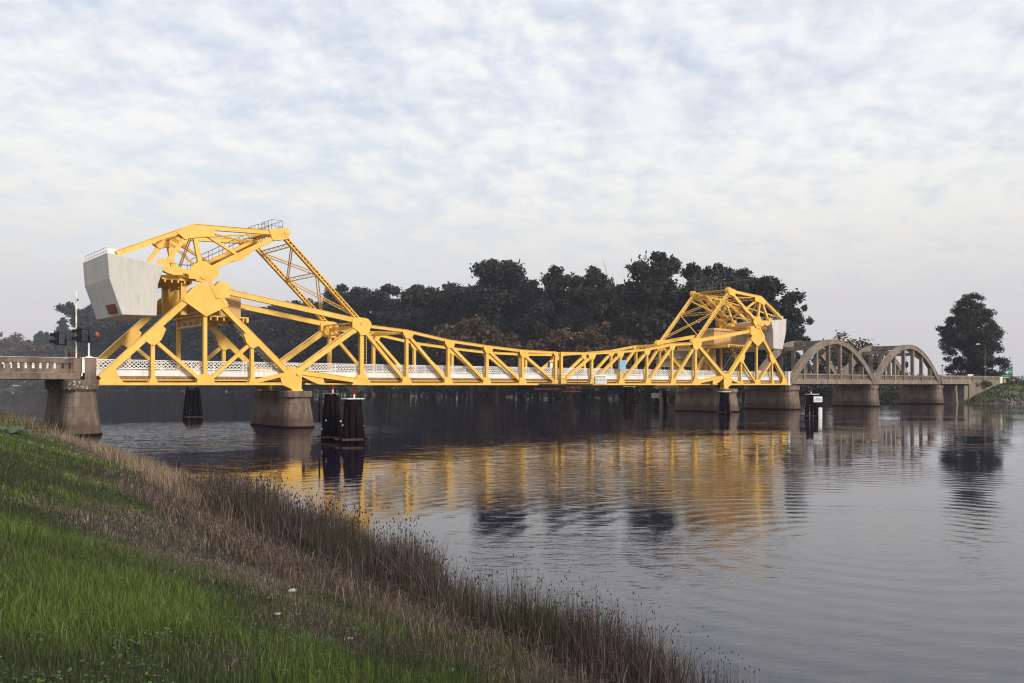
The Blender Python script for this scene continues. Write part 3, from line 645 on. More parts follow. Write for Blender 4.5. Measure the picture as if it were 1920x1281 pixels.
# ------------------------------------------------------------------ towers
APX = (43.1, 8.6)
def tower(sg, label):
    fl = sg < 0; org = (43.1, WY/2, 0)
    e = bthing('bridge_tower', label, 'bridge tower', sg, *org, 'yellow towers with counterweights')
    b = lambda mb, nm, mt=YEL, par=None, sm=False: mb.build(nm, mt, par or e, org, fl, sm)
    for y in (0.0, WY):
        out = -1 if y == 0 else 1
        def plates(poly, nm='gusset_plate', s=0.235):
            mb = MB()
            for k in (-1, 1): mb.prism(poly, y+k*s-0.014, y+k*s+0.014)
            b(mb, nm)
        # raking legs
        for P, Q in (((34.75, 0.62), (43.0, 8.3)), ((51.55, 0.55), (43.25, 8.7))):
            mb = MB(); mb.beam((P[0], y, P[1]), (Q[0], y, Q[1]), 0.47, 0.40)
            a = Vector((Q[0]-P[0], 0, Q[1]-P[1])).normalized(); n = Vector((-a.z, 0, a.x))
            if n.z < 0: n = -n
            mb.beam(Vector((P[0], y, P[1]))+n*0.25, Vector((Q[0], y, Q[1]))+n*0.25, 0.03, 0.50); mb.beam(Vector((P[0], y, P[1]))-n*0.25, Vector((Q[0], y, Q[1]))-n*0.25, 0.025, 0.46)
            b(mb, 'leg')
        mb = MB(); mb.box(34.2, 51.95, y-0.19, y+0.19, 0.0, 0.24); mb.box(34.2, 51.95, y-0.25, y+0.25, -0.02, 0.01); mb.box(34.2, 51.95, y-0.25, y+0.25, 0.22, 0.245); b(mb, 'bottom_chord')
        for u, zt in ((38.83, 3.9), (43.1, 6.5), (47.5, 3.9)):
            mb = MB(); mb.laced((u, y, 0.28), (u, y, zt), 0.29 if u == 43.1 else 0.28, 0.31); b(mb, 'post')
        for P, Q in (((39.0, 3.7), (42.8, 0.35)), ((47.3, 3.7), (43.4, 0.35))):
            mb = MB(); mb.laced((P[0], y, P[1]), (Q[0], y, Q[1]), 0.27, 0.31); b(mb, 'diagonal')
        # gussets of the tower truss
        plates([(38.55, 3.45), (38.1, 3.6), (39.0, 4.5), (39.7, 4.65), (39.45, 3.85), (39.05, 3.4), (38.7, 3.3)])
        plates([(47.7, 3.35), (48.2, 3.7), (46.8, 5.05), (46.45, 4.7), (46.85, 3.8), (47.35, 3.35)])
        plates([(42.3, 0.02), (43.9, 0.02), (43.8, 0.6), (43.4, 0.95), (42.8, 0.95), (42.4, 0.6)])
        plates([(38.35, 0.02), (39.3, 0.02), (39.0, 0.75), (38.65, 0.75)]); plates([(47.05, 0.02), (47.95, 0.02), (47.68, 0.65), (47.32, 0.65)])
        plates([(51.95, 0.02), (49.7, 0.02), (50.2, 0.65), (50.45, 1.35), (51.0, 1.25)])
        # heel plate on the pier
        plates([(34.0, 1.45), (35.0, 1.75), (36.2, 0.75), (36.0, 0.02), (35.9, -0.02), (34.9, -0.45), (34.05, -0.45)], 'heel_plate', 0.27)
        mb = MB(); mb.box(34.0, 35.1, y-0.42, y+0.42, -0.56, -0.42); mb.tube((34.45, y-0.4, 1.05), (34.45, y+0.4, 1.05), 0.17, n=14); b(mb, 'heel_shoe')
        mb = MB(); mb.beam((34.6, y, 1.25), (38.9, y, 0.22), 0.34, 0.44); b(mb, 'haunch_chord')
        # diamond plate under the pivot
        plates([(43.1, 5.95), (41.05, 7.05), (42.55, 8.75), (43.55, 8.75), (45.15, 7.3)], 'diamond_plate', 0.30)
        mb = MB(); mb.beam((43.1, y+out*0.325, 6.1), (43.1, y+out*0.325, 8.4), 0.05, 0.03); b(mb, 'plate_seam')
        for P, Q in (((41.3, 7.2), (42.75, 8.85)), ((44.95, 7.4), (43.5, 8.9)), ((42.6, 9.02), (43.65, 9.02))):
            mb = MB(); mb.beam((P[0], y+out*0.33, P[1]), (Q[0], y+out*0.33, Q[1]), 0.34, 0.04); b(mb, 'edge_plate')
        mb = MB(); mb.tube((43.35, y-0.42, 9.35), (43.35, y+0.42, 9.35), 0.20, n=14); mb.box(43.9, 44.6, y-0.36, y+0.36, 9.15, 9.65); b(mb, 'pivot_bearing')
        # operating strut out to the lift span
        mb = MB(); mb.beam((41.6, y, 8.35), (28.0, y, 6.38), 0.46, 0.34); mb.beam((41.6, y, 8.59), (28.0, y, 6.62), 0.03, 0.42); mb.beam((41.6, y, 8.12), (28.0, y, 6.15), 0.03, 0.42); b(mb, 'operating_strut')
        mb = MB(); mb.prism([(41.0, 7.75), (41.0, 9.0), (41.9, 9.15), (42.6, 8.35), (42.2, 7.6)], y-0.37, y+0.37); b(mb, 'strut_guide')
        # counterweight truss
        C0, A1, P_, M_, L_, T_ = (43.35, 9.75), (44.15, 13.70), (35.75, 14.12), (40.0, 11.55), (46.75, 9.75), (50.35, 10.75)
        for a, c in ((T_, A1), (A1, P_)):
            mb = MB(); mb.beam((a[0], y, a[1]), (c[0], y, c[1]), 0.38, 0.40); mb.beam((a[0], y, a[1]+0.2), (c[0], y, c[1]+0.2), 0.03, 0.52); mb.beam((a[0], y, a[1]-0.2), (c[0], y, c[1]-0.2), 0.025, 0.46); b(mb, 'top_chord')
        mb = MB(); mb.beam((C0[0], y, C0[1]), (P_[0], y, P_[1]), 0.42, 0.36)
        a = Vector((P_[0]-C0[0], 0, P_[1]-C0[1])); n = 30
        for i in range(n):                       # scalloped batten edges
            p = Vector((C0[0], y, C0[1]))+a*((i+0.15)/n); mb.beam(p-Vector((0, 0, 0.25)), p+a*(0.55/n)-Vector((0, 0, 0.25)), 0.05, 0.30)
        b(mb, 'lower_chord')
        for p, q, w in ((C0, A1, 0.36), (A1, L_, 0.32), (A1, M_, 0.20)):
            mb = MB(); mb.laced((p[0], y, p[1]), (q[0], y, q[1]), w, 0.30); b(mb, 'diagonal')
        mb = MB(); mb.beam((43.0, y, 9.55), (47.1, y, 9.95), 0.42, 0.40); mb.prism([(45.0, 9.95), (45.6, 10.15), (46.6, 10.05), (46.6, 9.55), (45.9, 9.35), (45.1, 9.4)], y-0.26, y+0.26); b(mb, 'counterweight_arm')
        plates([(43.75, 10.75), (43.1, 10.75), (41.9, 10.05), (41.95, 9.6), (42.6, 9.0), (43.9, 9.0), (44.9, 9.6), (44.4, 9.95)], 'pivot_plate', 0.255)
        plates([(45.6, 13.0), (45.3, 13.35), (44.2, 13.9), (42.3, 13.75), (42.4, 13.0), (43.6, 12.85), (44.9, 12.5)])
        plates([(40.7, 11.0), (40.3, 11.75), (39.3, 11.95), (39.0, 11.85), (39.9, 11.2)])
        plates([(46.3, 10.55), (46.9, 10.7), (47.3, 10.1), (46.7, 9.6), (46.2, 9.8)])
        mb = MB()                                # round pin housing at the top of the link
        ring = [(P_[0]-0.1+0.46*math.cos(t), P_[1]+0.05+0.46*math.sin(t)) for t in [2*math.pi*i/20 for i in range(20)]]
        mb.prism(ring, y-0.29, y+0.29); mb.prism([(36.9, 13.3), (36.0, 13.45), (35.4, 13.6), (35.5, 14.4), (36.6, 14.45), (37.3, 14.25)], y-0.27, y+0.27); mb.tube((P_[0]-0.1, y-0.36, P_[1]+0.05), (P_[0]-0.1, y+0.36, P_[1]+0.05), 0.15, n=12)
        b(mb, 'pin_housing')
        # link from the pin down to the lift span hub
        mb = MB(); mb.laced((P_[0]-0.05, y, P_[1]-0.3), (27.75, y, 6.45), 0.42, 0.38, faces='flat', lw=0.07, step=0.4); b(mb, 'link')
        # hand rail posts stay grey
    lk = lambda f: Vector((35.7+(27.75-35.7)*f, 0, 13.82+(6.45-13.82)*f))
    # bracing between the two links
    for f in (0.09, 0.43):
        p = lk(f); mb = MB()
        for k in (-0.18, 0.18): mb.box(p.x-0.06, p.x+0.06, 0.15, WY-0.15, p.z+k-0.03, p.z+k+0.03)
        for k in range(12):
            y0 = 0.2+k*0.5; mb.beam((p.x, y0, p.z+(0.16 if k % 2 else -0.16)), (p.x, y0+0.5, p.z+(-0.16 if k % 2 else 0.16)), 0.05, 0.02, (1, 0, 0))
        b(mb, 'link_strut')
    for f0, f1 in ((0.11, 0.43), (0.43, 0.92)):
        for y0, y1 in ((0.15, WY-0.15), (WY-0.15, 0.15)):
            p, q = lk(f0), lk(f1); P = Vector((p.x, y0, p.z)); Q = Vector((q.x, y1, q.z)); mb = MB(); nn = Vector((0.67, 0, 0.74)); a = (Q-P).normalized(); s_ = a.cross(nn).normalized()
            if f1 > 0.5: Q = P+(Q-P)*0.97
            for k in (-1, 1): mb.beam(P+s_*k*0.15, Q+s_*k*0.15, 0.035, 0.10, nn)
            ln = (Q-P).length; m = int(ln/0.3)
            for i in range(m):
                k = 1 if i % 2 else -1; mb.beam(P+a*(ln*i/m)+s_*k*0.14, P+a*(ln*(i+1)/m)-s_*k*0.14, 0.045, 0.02, nn)
            b(mb, 'link_brace')
    # cross bracing of the counterweight truss
    for (u, z) in ((44.15, 13.6), (40.0, 11.5), (36.2, 13.95), (43.3, 9.6)):
        mb = MB(); mb.box(u-0.12, u+0.12, 0.2, WY-0.2, z-0.24, z-0.18); mb.box(u-0.12, u+0.12, 0.2, WY-0.2, z+0.18, z+0.24)
        for k in range(10):
            y0 = 0.25+k*0.6; mb.beam((u, y0, z+(0.2 if k % 2 else -0.2)), (u, y0+0.6, z+(-0.2 if k % 2 else 0.2)), 0.06, 0.05, (1, 0, 0))
        b(mb, 'cross_strut')
    for (u0, z0), (u1, z1) in (((44.1, 13.6), (36.4, 14.0)), ((43.0, 10.0), (40.1, 11.4)), ((39.8, 11.6), (36.5, 13.6)), ((43.4, 10.0), (44.1, 13.3)), ((44.5, 13.5), (50.0, 10.9))):
        mid = 0.5
        for ya, yb in ((0.15, WY-0.15), (WY-0.15, 0.15)):
            P = Vector((u0, ya, z0)); Q = Vector((u1, yb, z1)); a = (Q-P).normalized(); nn = a.cross(Vector((0, 1, 0))).normalized(); s_ = a.cross(nn).normalized(); mb = MB()
            for k in (-1, 1): mb.beam(P+s_*k*0.14, Q+s_*k*0.14, 0.035, 0.10, nn)
            ln = (Q-P).length; m = int(ln/0.28)
            for i in range(m):
                k = 1 if i % 2 else -1; mb.beam(P+a*(ln*i/m)+s_*k*0.13, P+a*(ln*(i+1)/m)-s_*k*0.13, 0.045, 0.02, nn)
            b(mb, 'sway_brace')
    # counterweight block
    poly = [(46.65, 10.05), (47.2, 8.4), (47.3, 5.78), (50.02, 5.72), (51.0, 8.6), (51.15, 10.68)]
    mb = MB(); mb.prism(poly, -0.45, WY+0.45); cw = b(mb, 'counterweight', CWT)
    bv = cw.modifiers.new('edge', 'BEVEL'); bv.width = 0.05; bv.segments = 2; bv.limit_method = 'ANGLE'
    mb = MB(); mb.prism([(50.12, 5.92), (50.31, 5.92), (50.55, 6.62), (50.34, 6.62)], 0.4, 2.3); b(mb, 'rust_plate', RUST, cw)
    mb = MB()
    for k in range(8): yy = 0.2+k*0.9; mb.box(51.0, 51.04, yy, yy+0.04, 10.6, 11.2)
    mb.box(51.0, 51.04, 0.2, 6.54, 10.9, 10.94); mb.box(51.0, 51.04, 0.2, 6.54, 11.18, 11.22); mb.box(50.3, 51.0, 0.05, 0.12, 10.66, 11.1); b(mb, 'handrail', WHT, cw)
    # machinery house slung between the legs
    h0, hy = (39.3, 1.3) if fl else (36.2, 3.0)
    mb = MB(); mb.box(h0, 42.6, hy, 5.6, 6.15, 8.35); mh = b(mb, 'machinery_house', CREAM)
    mb = MB()
    for k in range(16):
        uu = h0+0.02+k*(42.5-h0)/16; mb.box(uu, uu+0.03, hy-0.025, hy, 6.2, 8.3)
    b(mb, 'siding_seams', CREAM, mh)
    mb = MB(); mb.box(h0-0.3, 42.9, hy-0.2, 5.8, 8.35, 8.52); mb.box(h0+0.6, 42.0, hy+0.3, 5.3, 8.52, 8.78); b(mb, 'roof', CREAM, mh)
    mb = MB(); mb.box(h0-0.2, 43.6, 0.3, WY-0.3, 6.02, 6.13)
    for k in range(7): mb.box(h0+0.1+k*0.6, h0+0.22+k*0.6, 0.3, WY-0.3, 5.72, 6.02)
    mb.box(h0-0.3, h0-0.1, 0.25, WY-0.25, 5.66, 6.12); b(mb, 'house_floor', YEL)
    # portal under the pivot, inboard columns
    for y in (0.9, 5.5):
        mb = MB(); mb.box(44.4, 44.9, y-0.2, y+0.2, 6.1, 9.4); b(mb, 'inner_column', YEL)
    mb = MB(); mb.box(43.0, 43.25, 0.25, WY-0.25, 5.2, 5.35); mb.box(43.0, 43.25, 0.25, WY-0.25, 6.3, 6.5)
    for k in range(8):
        y0 = 0.3+k*0.73; mb.beam((43.12, y0, 5.3 if k % 2 else 6.35), (43.12, y0+0.73, 6.35 if k % 2 else 5.3), 0.12, 0.08, (1, 0, 0))
    b(mb, 'portal_frame')
    mb = MB(); mb.box(44.0, 46.6, 0.4, WY-0.4, 9.0, 9.35)
    for k in range(5): mb.box(44.1+k*0.55, 44.22+k*0.55, 0.3, WY-0.3, 8.75, 9.0)
    b(mb, 'counterweight_floor')
    # stairs up to the machinery house along the inner leg
    mb = MB()
    for y in (1.15, 1.85):
        mb.beam((35.6, y, 1.1), (40.6, y, 6.1), 0.16, 0.05)
    for k in range(17):
        f = (k+0.5)/17; mb.box(35.5+5*f, 35.75+5*f, 1.15, 1.85, 1.1+5*f, 1.14+5*f)
    for y in (1.1, 1.9):
        mb.beam((35.6, y, 2.0), (40.6, y, 7.0), 0.04, 0.04)
        for k in range(6): f = (k+0.5)/6; mb.box(35.6+5*f, 35.63+5*f, y-0.02, y+0.02, 1.1+5*f, 2.0+5*f)
    b(mb, 'stair', GALV)
    # balcony and small railings
    mb = MB(); mb.box(h0-0.9, h0, 2.6, 5.0, 6.14, 6.2); b(mb, 'balcony', YEL)
    mb = MB()
    for z in (6.6, 7.15): mb.box(h0-0.9, h0-0.87, 2.6, 5.0, z, z+0.03)
    for y in (2.6, 3.4, 4.2, 4.97): mb.box(h0-0.9, h0-0.87, y, y+0.03, 6.2, 7.15)
    for y in (2.6, 4.97):
        for z in (6.6, 7.15): mb.box(h0-0.9, h0, y, y+0.03, z, z+0.03)
    b(mb, 'balcony_rail', GALV)
    # walkway that climbs the lower chord, with its rails
    d_ = Vector((36.6-42.6, 0, 13.9-10.5))
    mb = MB(); p = Vector((42.6, 5.2, 10.5)); mb.beam(p, p+d_, 0.06, 0.8); mb.beam(p+Vector((0, -0.5, 0)), p+d_+Vector((0, -0.5, 0)), 0.28, 0.08); mb.beam(p+Vector((0, 0.5, 0)), p+d_+Vector((0, 0.5, 0)), 0.28, 0.08); b(mb, 'walkway', YEL)
    mb = MB()
    for y in (4.75, 5.65):
        for h in (0.55, 1.0): q = Vector((42.6, y, 10.5+h)); mb.beam(q, q+d_, 0.035, 0.035)
        for k in range(7): q = Vector((42.6, y, 10.5))+d_*(k/6); mb.beam(q, q+Vector((0, 0, 1.0)), 0.035, 0.035)
    for h in (0.5, 1.0): mb.box(42.6, 44.4, 4.7, 4.73, 10.0+h, 10.03+h); mb.box(42.6, 44.4, 2.2, 2.23, 9.6+h, 9.63+h)
    for u in (42.6, 43.5, 44.4): mb.box(u, u+0.03, 4.7, 4.73, 9.7, 11.0); mb.box(u, u+0.03, 2.2, 2.23, 9.5, 10.6)
    b(mb, 'walkway_rail', GALV)
    mb = MB(); mb.box(35.6, 36.6, 0.6, WY-0.6, 14.3, 14.36); b(mb, 'top_platform', YEL)
    for y0, y1 in ((0.55, 2.9), (3.5, 5.9)):
        mb = MB()
        for u in (35.55, 36.6):
            for h in (0.5, 1.05): mb.box(u, u+0.035, y0, y1, 14.33+h, 14.365+h)
            for k in range(4): yy = y0+(y1-y0-0.035)*k/3; mb.box(u, u+0.035, yy, yy+0.035, 14.33, 15.4)
        for yy in (y0, y1-0.035):
            for h in (0.5, 1.05): mb.box(35.55, 36.6, yy, yy+0.035, 14.33+h, 14.365+h)
        b(mb, 'platform_rail', GALV)
    if sg > 0:
        for y in (1.2, 6.0):
            mb = MB(); mb.tube((35.6, y, 14.3), (35.6, y, 16.9), 0.025, 0.012, 6); b(mb, 'lightning_rod', GALV)
        mb = MB(); mb.tube((44.6, 0.9, 1.85), (46.4, 0.9, 1.85), 0.42, n=16); mb.tube((45.5, 0.9, 1.5), (45.5, 0.9, 0.8), 0.12); b(mb, 'buffer_cylinder')
    floor_parts(e, org, fl, 34.0, 51.9, (38.83, 43.1, 47.5, 51.5))
    return e
tower(-1, 'large yellow bridge tower on the left, nearest the bank, carrying a pale concrete counterweight')
tower(1, 'yellow bridge tower on the right, beside the cream house and the concrete arches')

# walkway hanging under midspan
e = bthing('inspection_cradle', 'rusty inspection walkway with cage hanging under midspan', 'walkway', 1, 0.0, 0.0, -0.1)
mb = MB(); mb.box(-3.4, 5.9, -0.75, -0.1, 0.20, 0.26); mb.build('gangway', WOOD, e)
mb = MB()
for u in (-3.4, -1.4, 0.6, 2.6, 4.6, 5.85): mb.box(u, u+0.035, -0.75, -0.715, 0.2, 1.25)
for z in (0.75, 1.22): mb.box(-3.4, 5.9, -0.75, -0.72, z, z+0.03)
mb.build('gangway_rail', GALV, e)
mb = MB()
for u in (0.9, 2.0, 3.2): mb.box(u, u+0.05, -0.6, -0.55, -0.75, 0.2); mb.box(u, u+0.05, 0.2, 0.25, -0.75, 0.2)
for z in (-0.75, -0.2):
    mb.box(0.9, 3.25, -0.6, -0.55, z, z+0.05); mb.box(0.9, 3.25, 0.2, 0.25, z, z+0.05)
mb.build('cage', RUST, e)
mb = MB(); mb.box(-3.6, 0.4, 0.3, 2.6, -0.45, -0.32); mb.box(-3.6, -3.5, 0.3, 2.6, -0.32, 0.2); mb.build('platform', RUST, e)

# ------------------------------------------------------------------ signs on the bridge
def text_mesh(s, size):
    c = bpy.data.curves.new('lettering', 'FONT'); c.body = s; c.size = size; c.align_x = 'CENTER'; c.align_y = 'CENTER'; c.extrude = 0.004; c.space_line = 0.95
    o = bpy.data.objects.new('lettering', c); COL.objects.link(o)
    dg = bpy.context.evaluated_depsgraph_get(); me = bpy.data.meshes.new_from_object(o.evaluated_get(dg)); bpy.data.objects.remove(o, do_unlink=True)
    me.name = 'lettering'; return me
def signboard(name, loc, rz, w, h, mat, label, group=None, text=None, tsize=0.2, lines=0, ink=INK, border=False, seed=0):
    e = empty(name, loc, rz, label, 'sign', group)
    mb = MB(); mb.box(-w/2, w/2, -0.02, 0.02, -h/2, h/2); mb.box(-w*0.3, -w*0.3+0.06, 0.02, 0.10, -h*0.45, h*0.45); mb.box(w*0.3-0.06, w*0.3, 0.02, 0.10, -h*0.45, h*0.45)
    mb.build('board', mat, e)
    if text:
        o = link_mesh('lettering', text_mesh(text, tsize), ink, e); o.location = (0, -0.025, 0); o.rotation_euler = (R(90), 0, 0)
    if lines:
        rr = random.Random(seed); mb = MB()
        for k in range(lines):
            z = h*0.40-(k+0.5)*h*0.80/lines; x = -w*0.42
            while x < w*0.40:
                l = rr.uniform(0.05, 0.16)*w*0.6; l = min(l, w*0.42-x); hh = h*0.36/lines
                mb.box(x, x+l, -0.027, -0.021, z-hh/2, z+hh/2); x += l+0.035*w
        mb.build('lettering', ink, e)
    return e
p = bw(7.2, -0.35, 0.72); signboard('notice_board', p, ANG, 2.15, 1.12, SIGNW, 'large white notice board of small dark lines fixed low on the yellow span', None, None, 0, 5, seed=3)
p = bw(11.45, -0.30, 2.62); signboard('blue_sign', p, ANG, 1.25, 1.2, BLUE, 'square light blue sign fixed to a yellow post above the railing', None)
e = bthing('control_cabinet', 'slim pale metal cabinet at the far railing near midspan', 'cabinet', 1, 4.6, 6.0, 2.1)
mb = MB(); mb.box(-0.3, 0.3, 0, 0.35, -1.3, 0.9); mb.build('cabinet_body', GALV, e); mb = MB(); mb.box(-0.24, 0.24, -0.02, -0.003, -0.7, 0.8); mb.build('cabinet_door', SIGNW, e)

# ------------------------------------------------------------------ piers
def stadium(u0, u1, y0, y1, z, nose, n=7):
    """plan outline with rounded ends, ccw"""
    c = (u0+u1)/2; hw = (u1-u0)/2; pts = []
    for i in range(n+1):
        t = math.pi+math.pi*i/n; pts.append((c+hw*math.cos(t), y0+nose+nose*math.sin(t), z))
    for i in range(n+1):
        t = math.pi*i/n; pts.append((c+hw*math.cos(t), y1-nose+nose*math.sin(t), z))
    return pts
def pier(sg, uc, top_w, base_w, y0, y1, ztop, label, nose=1.2, cap=0.55, capo=0.28, mat=None, ledge=True, spots=False, y1b=None):
    fl = sg < 0
    e = bthing('bridge_pier', label, 'bridge pier', sg, uc, (y0+y1)/2, -4.0, 'concrete piers standing in the river'); org = (uc, (y0+y1)/2, -4.0)
    b = lambda mb, nm, mt: mb.build(nm, mt, e, org, fl)
    d = (base_w-top_w)/2; mb = MB()
    st = lambda k, z, x=0: stadium(uc-top_w/2-k-x, uc+top_w/2+k+x, y0-k-x, y1+k+x, z, nose+(k+x)*0.7)
    mb.loft([st(d*1.18, -4.7), st(d, -4.0), st(d*0.45, -2.2), st(0, ztop-cap)])
    b(mb, 'shaft', mat or CONP)
    mb = MB(); mb.loft([st(0.10, ztop-cap-0.16), st(0.12, ztop-cap-0.02)]); b(mb, 'collar', mat or CONP)
    mb = MB(); mb.loft([st(capo, ztop-cap), st(capo, ztop-0.06), st(capo-0.06, ztop)]); b(mb, 'cap', CONL if spots else (mat or CONP))
    mb = MB(); mb.loft([st(d+0.02, -4.25), st(d+0.015, -3.82)]); b(mb, 'waterline_stain', PILE)
    return e
pier(-1, 34.5, 2.1, 3.0, -1.5, 7.5, -0.56, 'concrete pier under the left end of the yellow lift span, between two groups of piles')
pier(1, 34.6, 2.6, 3.6, -1.7, 8.2, -0.56, 'broad concrete pier under the right yellow tower, behind a dark pile cluster')
pier(-1, 53.0, 2.0, 3.0, -1.3, 7.2, 0.40, 'concrete pier at the left bank with pale spots, half behind straw grass', spots=True, cap=0.75)
pier(1, 53.0, 2.6, 3.5, -1.2, 8.0, -0.12, 'concrete pier between the right yellow tower and the first concrete arch', cap=0.7)
pier(1, 82.1, 2.6, 3.3, -0.8, 7.6, -0.1, 'concrete pier between the two concrete arches', cap=0.5, capo=0.2)
pier(1, 111.4, 2.6, 3.3, -0.8, 7.6, -0.1, 'concrete pier at the far right end of the second arch', cap=0.5, capo=0.2)

# ------------------------------------------------------------------ concrete approaches
def balustrade(mb, u0, u1, y, z0, z1, pitch, solid=0.27, t=0.24, top=0.22, low=0.45):
    """solid parapet pierced by round headed openings"""
    mb.box(u0, u1, y-t/2-0.05, y+t/2+0.05, z1-top, z1); mb.box(u0, u1, y-t/2, y+t/2, z0, z0+low)
    a, c = z0+low, z1-top; n = max(1, int(round((u1-u0)/pitch))); p = (u1-u0)/n; h = c-a
    for i in range(n+1):
        x = u0+i*p; l = max(u0, x-solid/2); r_ = min(u1, x+solid/2); lo = max(u0, x-p/2); ro = min(u1, x+p/2)
        poly = [(l, a), (r_, a), (r_, a+h*0.70), (r_+(ro-r_)*0.18, a+h*0.88), (r_+(ro-r_)*0.55, a+h*0.97), (ro, c), (lo, c), (l-(l-lo)*0.55, a+h*0.97), (l-(l-lo)*0.18, a+h*0.88), (l, a+h*0.70)]
        pp = []
        for q in poly:
            if not pp or abs(q[0]-pp[-1][0])+abs(q[1]-pp[-1][1]) > 1e-4: pp.append(q)
        mb.prism(pp, y-t/2+0.01, y+t/2-0.01)
def approach(sg, u0, u1, posts, label, name, zt=2.08, far_mat=WHT, zb=0.47, low=0.32, topr=0.36):
    fl = sg < 0; org = ((u0+u1)/2, WY/2, 0)
    e = bthing(name, label, 'bridge approach', sg, *org); b = lambda mb, nm, mt: mb.build(nm, mt, e, org, fl)
    mb = MB(); mb.box(u0, u1, -0.25, WY+0.25, zb+0.1, zb+0.32); b(mb, 'deck', ROAD)
    for y, mt in ((0.0, CONA if sg > 0 else CON), (WY, far_mat)):
        mb = MB(); mb.box(u0, u1, y-0.28, y+0.28, zb, 0.95); mb.box(u0, u1, y-0.34, y+0.34, zb-0.02, zb+0.07); b(mb, 'edge_girder', CONA if sg > 0 else CON)
        ps = sorted(posts)
        for s, t in zip(ps[:-1], ps[1:]):
            mb = MB(); balustrade(mb, s+0.28, t-0.28, y, 0.96, zt, 0.50, top=topr, low=low); b(mb, 'balustrade', mt)
        for s in ps:
            mb = MB(); mb.box(s-0.28, s+0.28, y-0.24, y+0.24, 0.96, zt+0.05); b(mb, 'pillar', mt)
        mb = MB(); mb.box(u0+0.3, u1, y-0.17, y+0.17, zt+0.052, zt+0.075); b(mb, 'painted_coping', WHT)
    for y in (0.1, 2.2, 4.3, WY-0.1):
        mb = MB(); mb.box(u0, u1, y-0.2, y+0.2, zb-0.04, zb+0.1); b(mb, 'girder', CONA if sg > 0 else CON)
    return e
approach(-1, 53.1, 84.0, (53.3, 58.85, 65.0, 71.2, 77.4, 83.6), 'brown concrete approach with arched openings in its parapet, at the left edge', 'approach_span')
approach(1, 112.6, 146.0, (112.9, 117.3, 123.5, 129.9, 136.4, 145.6), 'pale concrete approach with pierced parapet running to the right bank', 'approach_span', zt=1.95, zb=0.2, low=0.25, topr=0.28)
for sg, u, y, lab in ((-1, 52.35, 0.0, 'square brown concrete end post under the signal with the orange bell'), (-1, 52.35, WY, 'white topped concrete end post under the far signal at the left end'),
                      (1, 52.35, 0.0, 'pale concrete end post between the right yellow tower and the arch'), (1, 52.35, WY, 'far side concrete end post behind the right yellow tower')):
    e = bthing('end_post', lab, 'post', sg, u, y, -0.05)
    mb = MB(); mb.box(-0.42, 0.42, -0.34, 0.34, 0, 2.20); mb.build('shaft', CON if sg < 0 and y == 0 else (WHT if sg > 0 and y == 0 else CONA), e)
    mb = MB(); mb.box(-0.45, 0.45, -0.38, 0.38, 2.20, 2.27); mb.build('cap', WHT, e)
    if sg < 0 and y == 0:
        mb = MB(); mb.box(-0.62, -0.42, -0.30, 0.30, 1.0, 2.24); mb.build('white_plate', WHT, e)
e = bthing('end_post', 'bright white end post of the parapet on the right bank', 'post', 1, 146.5, 0.0, -0.3)
mb = MB(); mb.box(-0.75, 0.75, -0.5, 0.5, 0.3, 2.25); mb.build('shaft', WHT, e); mb = MB(); mb.box(-0.78, 0.78, -0.52, 0.52, -1.2, 0.29); mb.build('footing', CONA, e)
# bents and abutment
e = bthing('trestle_bent', 'slim battered concrete trestle leg beside the last river pier', 'bridge pier', 1, 119.8, WY/2, -4.5)
for y in (-0.1, WY+0.1):
    mb = MB(); s = y-WY/2; k = -0.25 if y < 1 else 0.25; mb.hexa([(-0.42, s-0.4+k, 0), (0.42, s-0.4+k, 0), (0.42, s+0.4+k, 0), (-0.42, s+0.4+k, 0), (-0.36, s-0.33, 4.0), (0.36, s-0.33, 4.0), (0.36, s+0.33, 4.0), (-0.36, s+0.33, 4.0)]); mb.build('leg', CONA, e)
mb = MB(); mb.box(-0.45, 0.45, -WY/2-0.55, WY/2+0.55, 4.0, 4.34); mb.build('cap_beam', CONA, e)
e = bthing('abutment', 'concrete abutment with sloping wing wall under the right approach', 'abutment', 1, 126.0, WY/2, -4.0)
mb = MB(); mb.box(-1.0, 1.0, -WY/2-0.2, WY/2+0.2, -0.6, 3.84); mb.build('breast_wall', CONA, e)
for y in (-WY/2-0.45, WY/2+0.21):
    mb = MB(); mb.prism([(1.0, -0.6), (8, -0.6), (20.2, 2.5), (20.2, 4.28), (1.0, 4.28)], y, y+0.24); mb.build('wing_wall', CONA, e)
e = bthing('trestle_bent', 'concrete trestle leg at the very left edge under the approach', 'bridge pier', -1, 60.6, WY/2, -5.0)
for y in (0.0, WY):
    mb = MB(); s = y-WY/2; mb.hexa([(-0.5, s-0.45, 0), (0.5, s-0.45, 0), (0.5, s+0.45, 0), (-0.5, s+0.45, 0), (-0.4, s-0.35, 4.4), (0.4, s-0.35, 4.4), (0.4, s+0.35, 4.4), (-0.4, s+0.35, 4.4)]); mb.build('leg', CON, e)
mb = MB(); mb.box(-0.55, 0.55, -WY/2-0.5, WY/2+0.5, 4.4, 4.84); mb.build('cap_beam', CON, e)
e = bthing('abutment', 'concrete abutment wall at the left end of the bridge, beyond the picture edge', 'abutment', -1, 82.0, WY/2, -4.0)
mb = MB(); mb.box(-1.0, 1.0, -WY/2-0.3, WY/2+0.3, 0, 3.84); mb.build('breast_wall', CON, e)

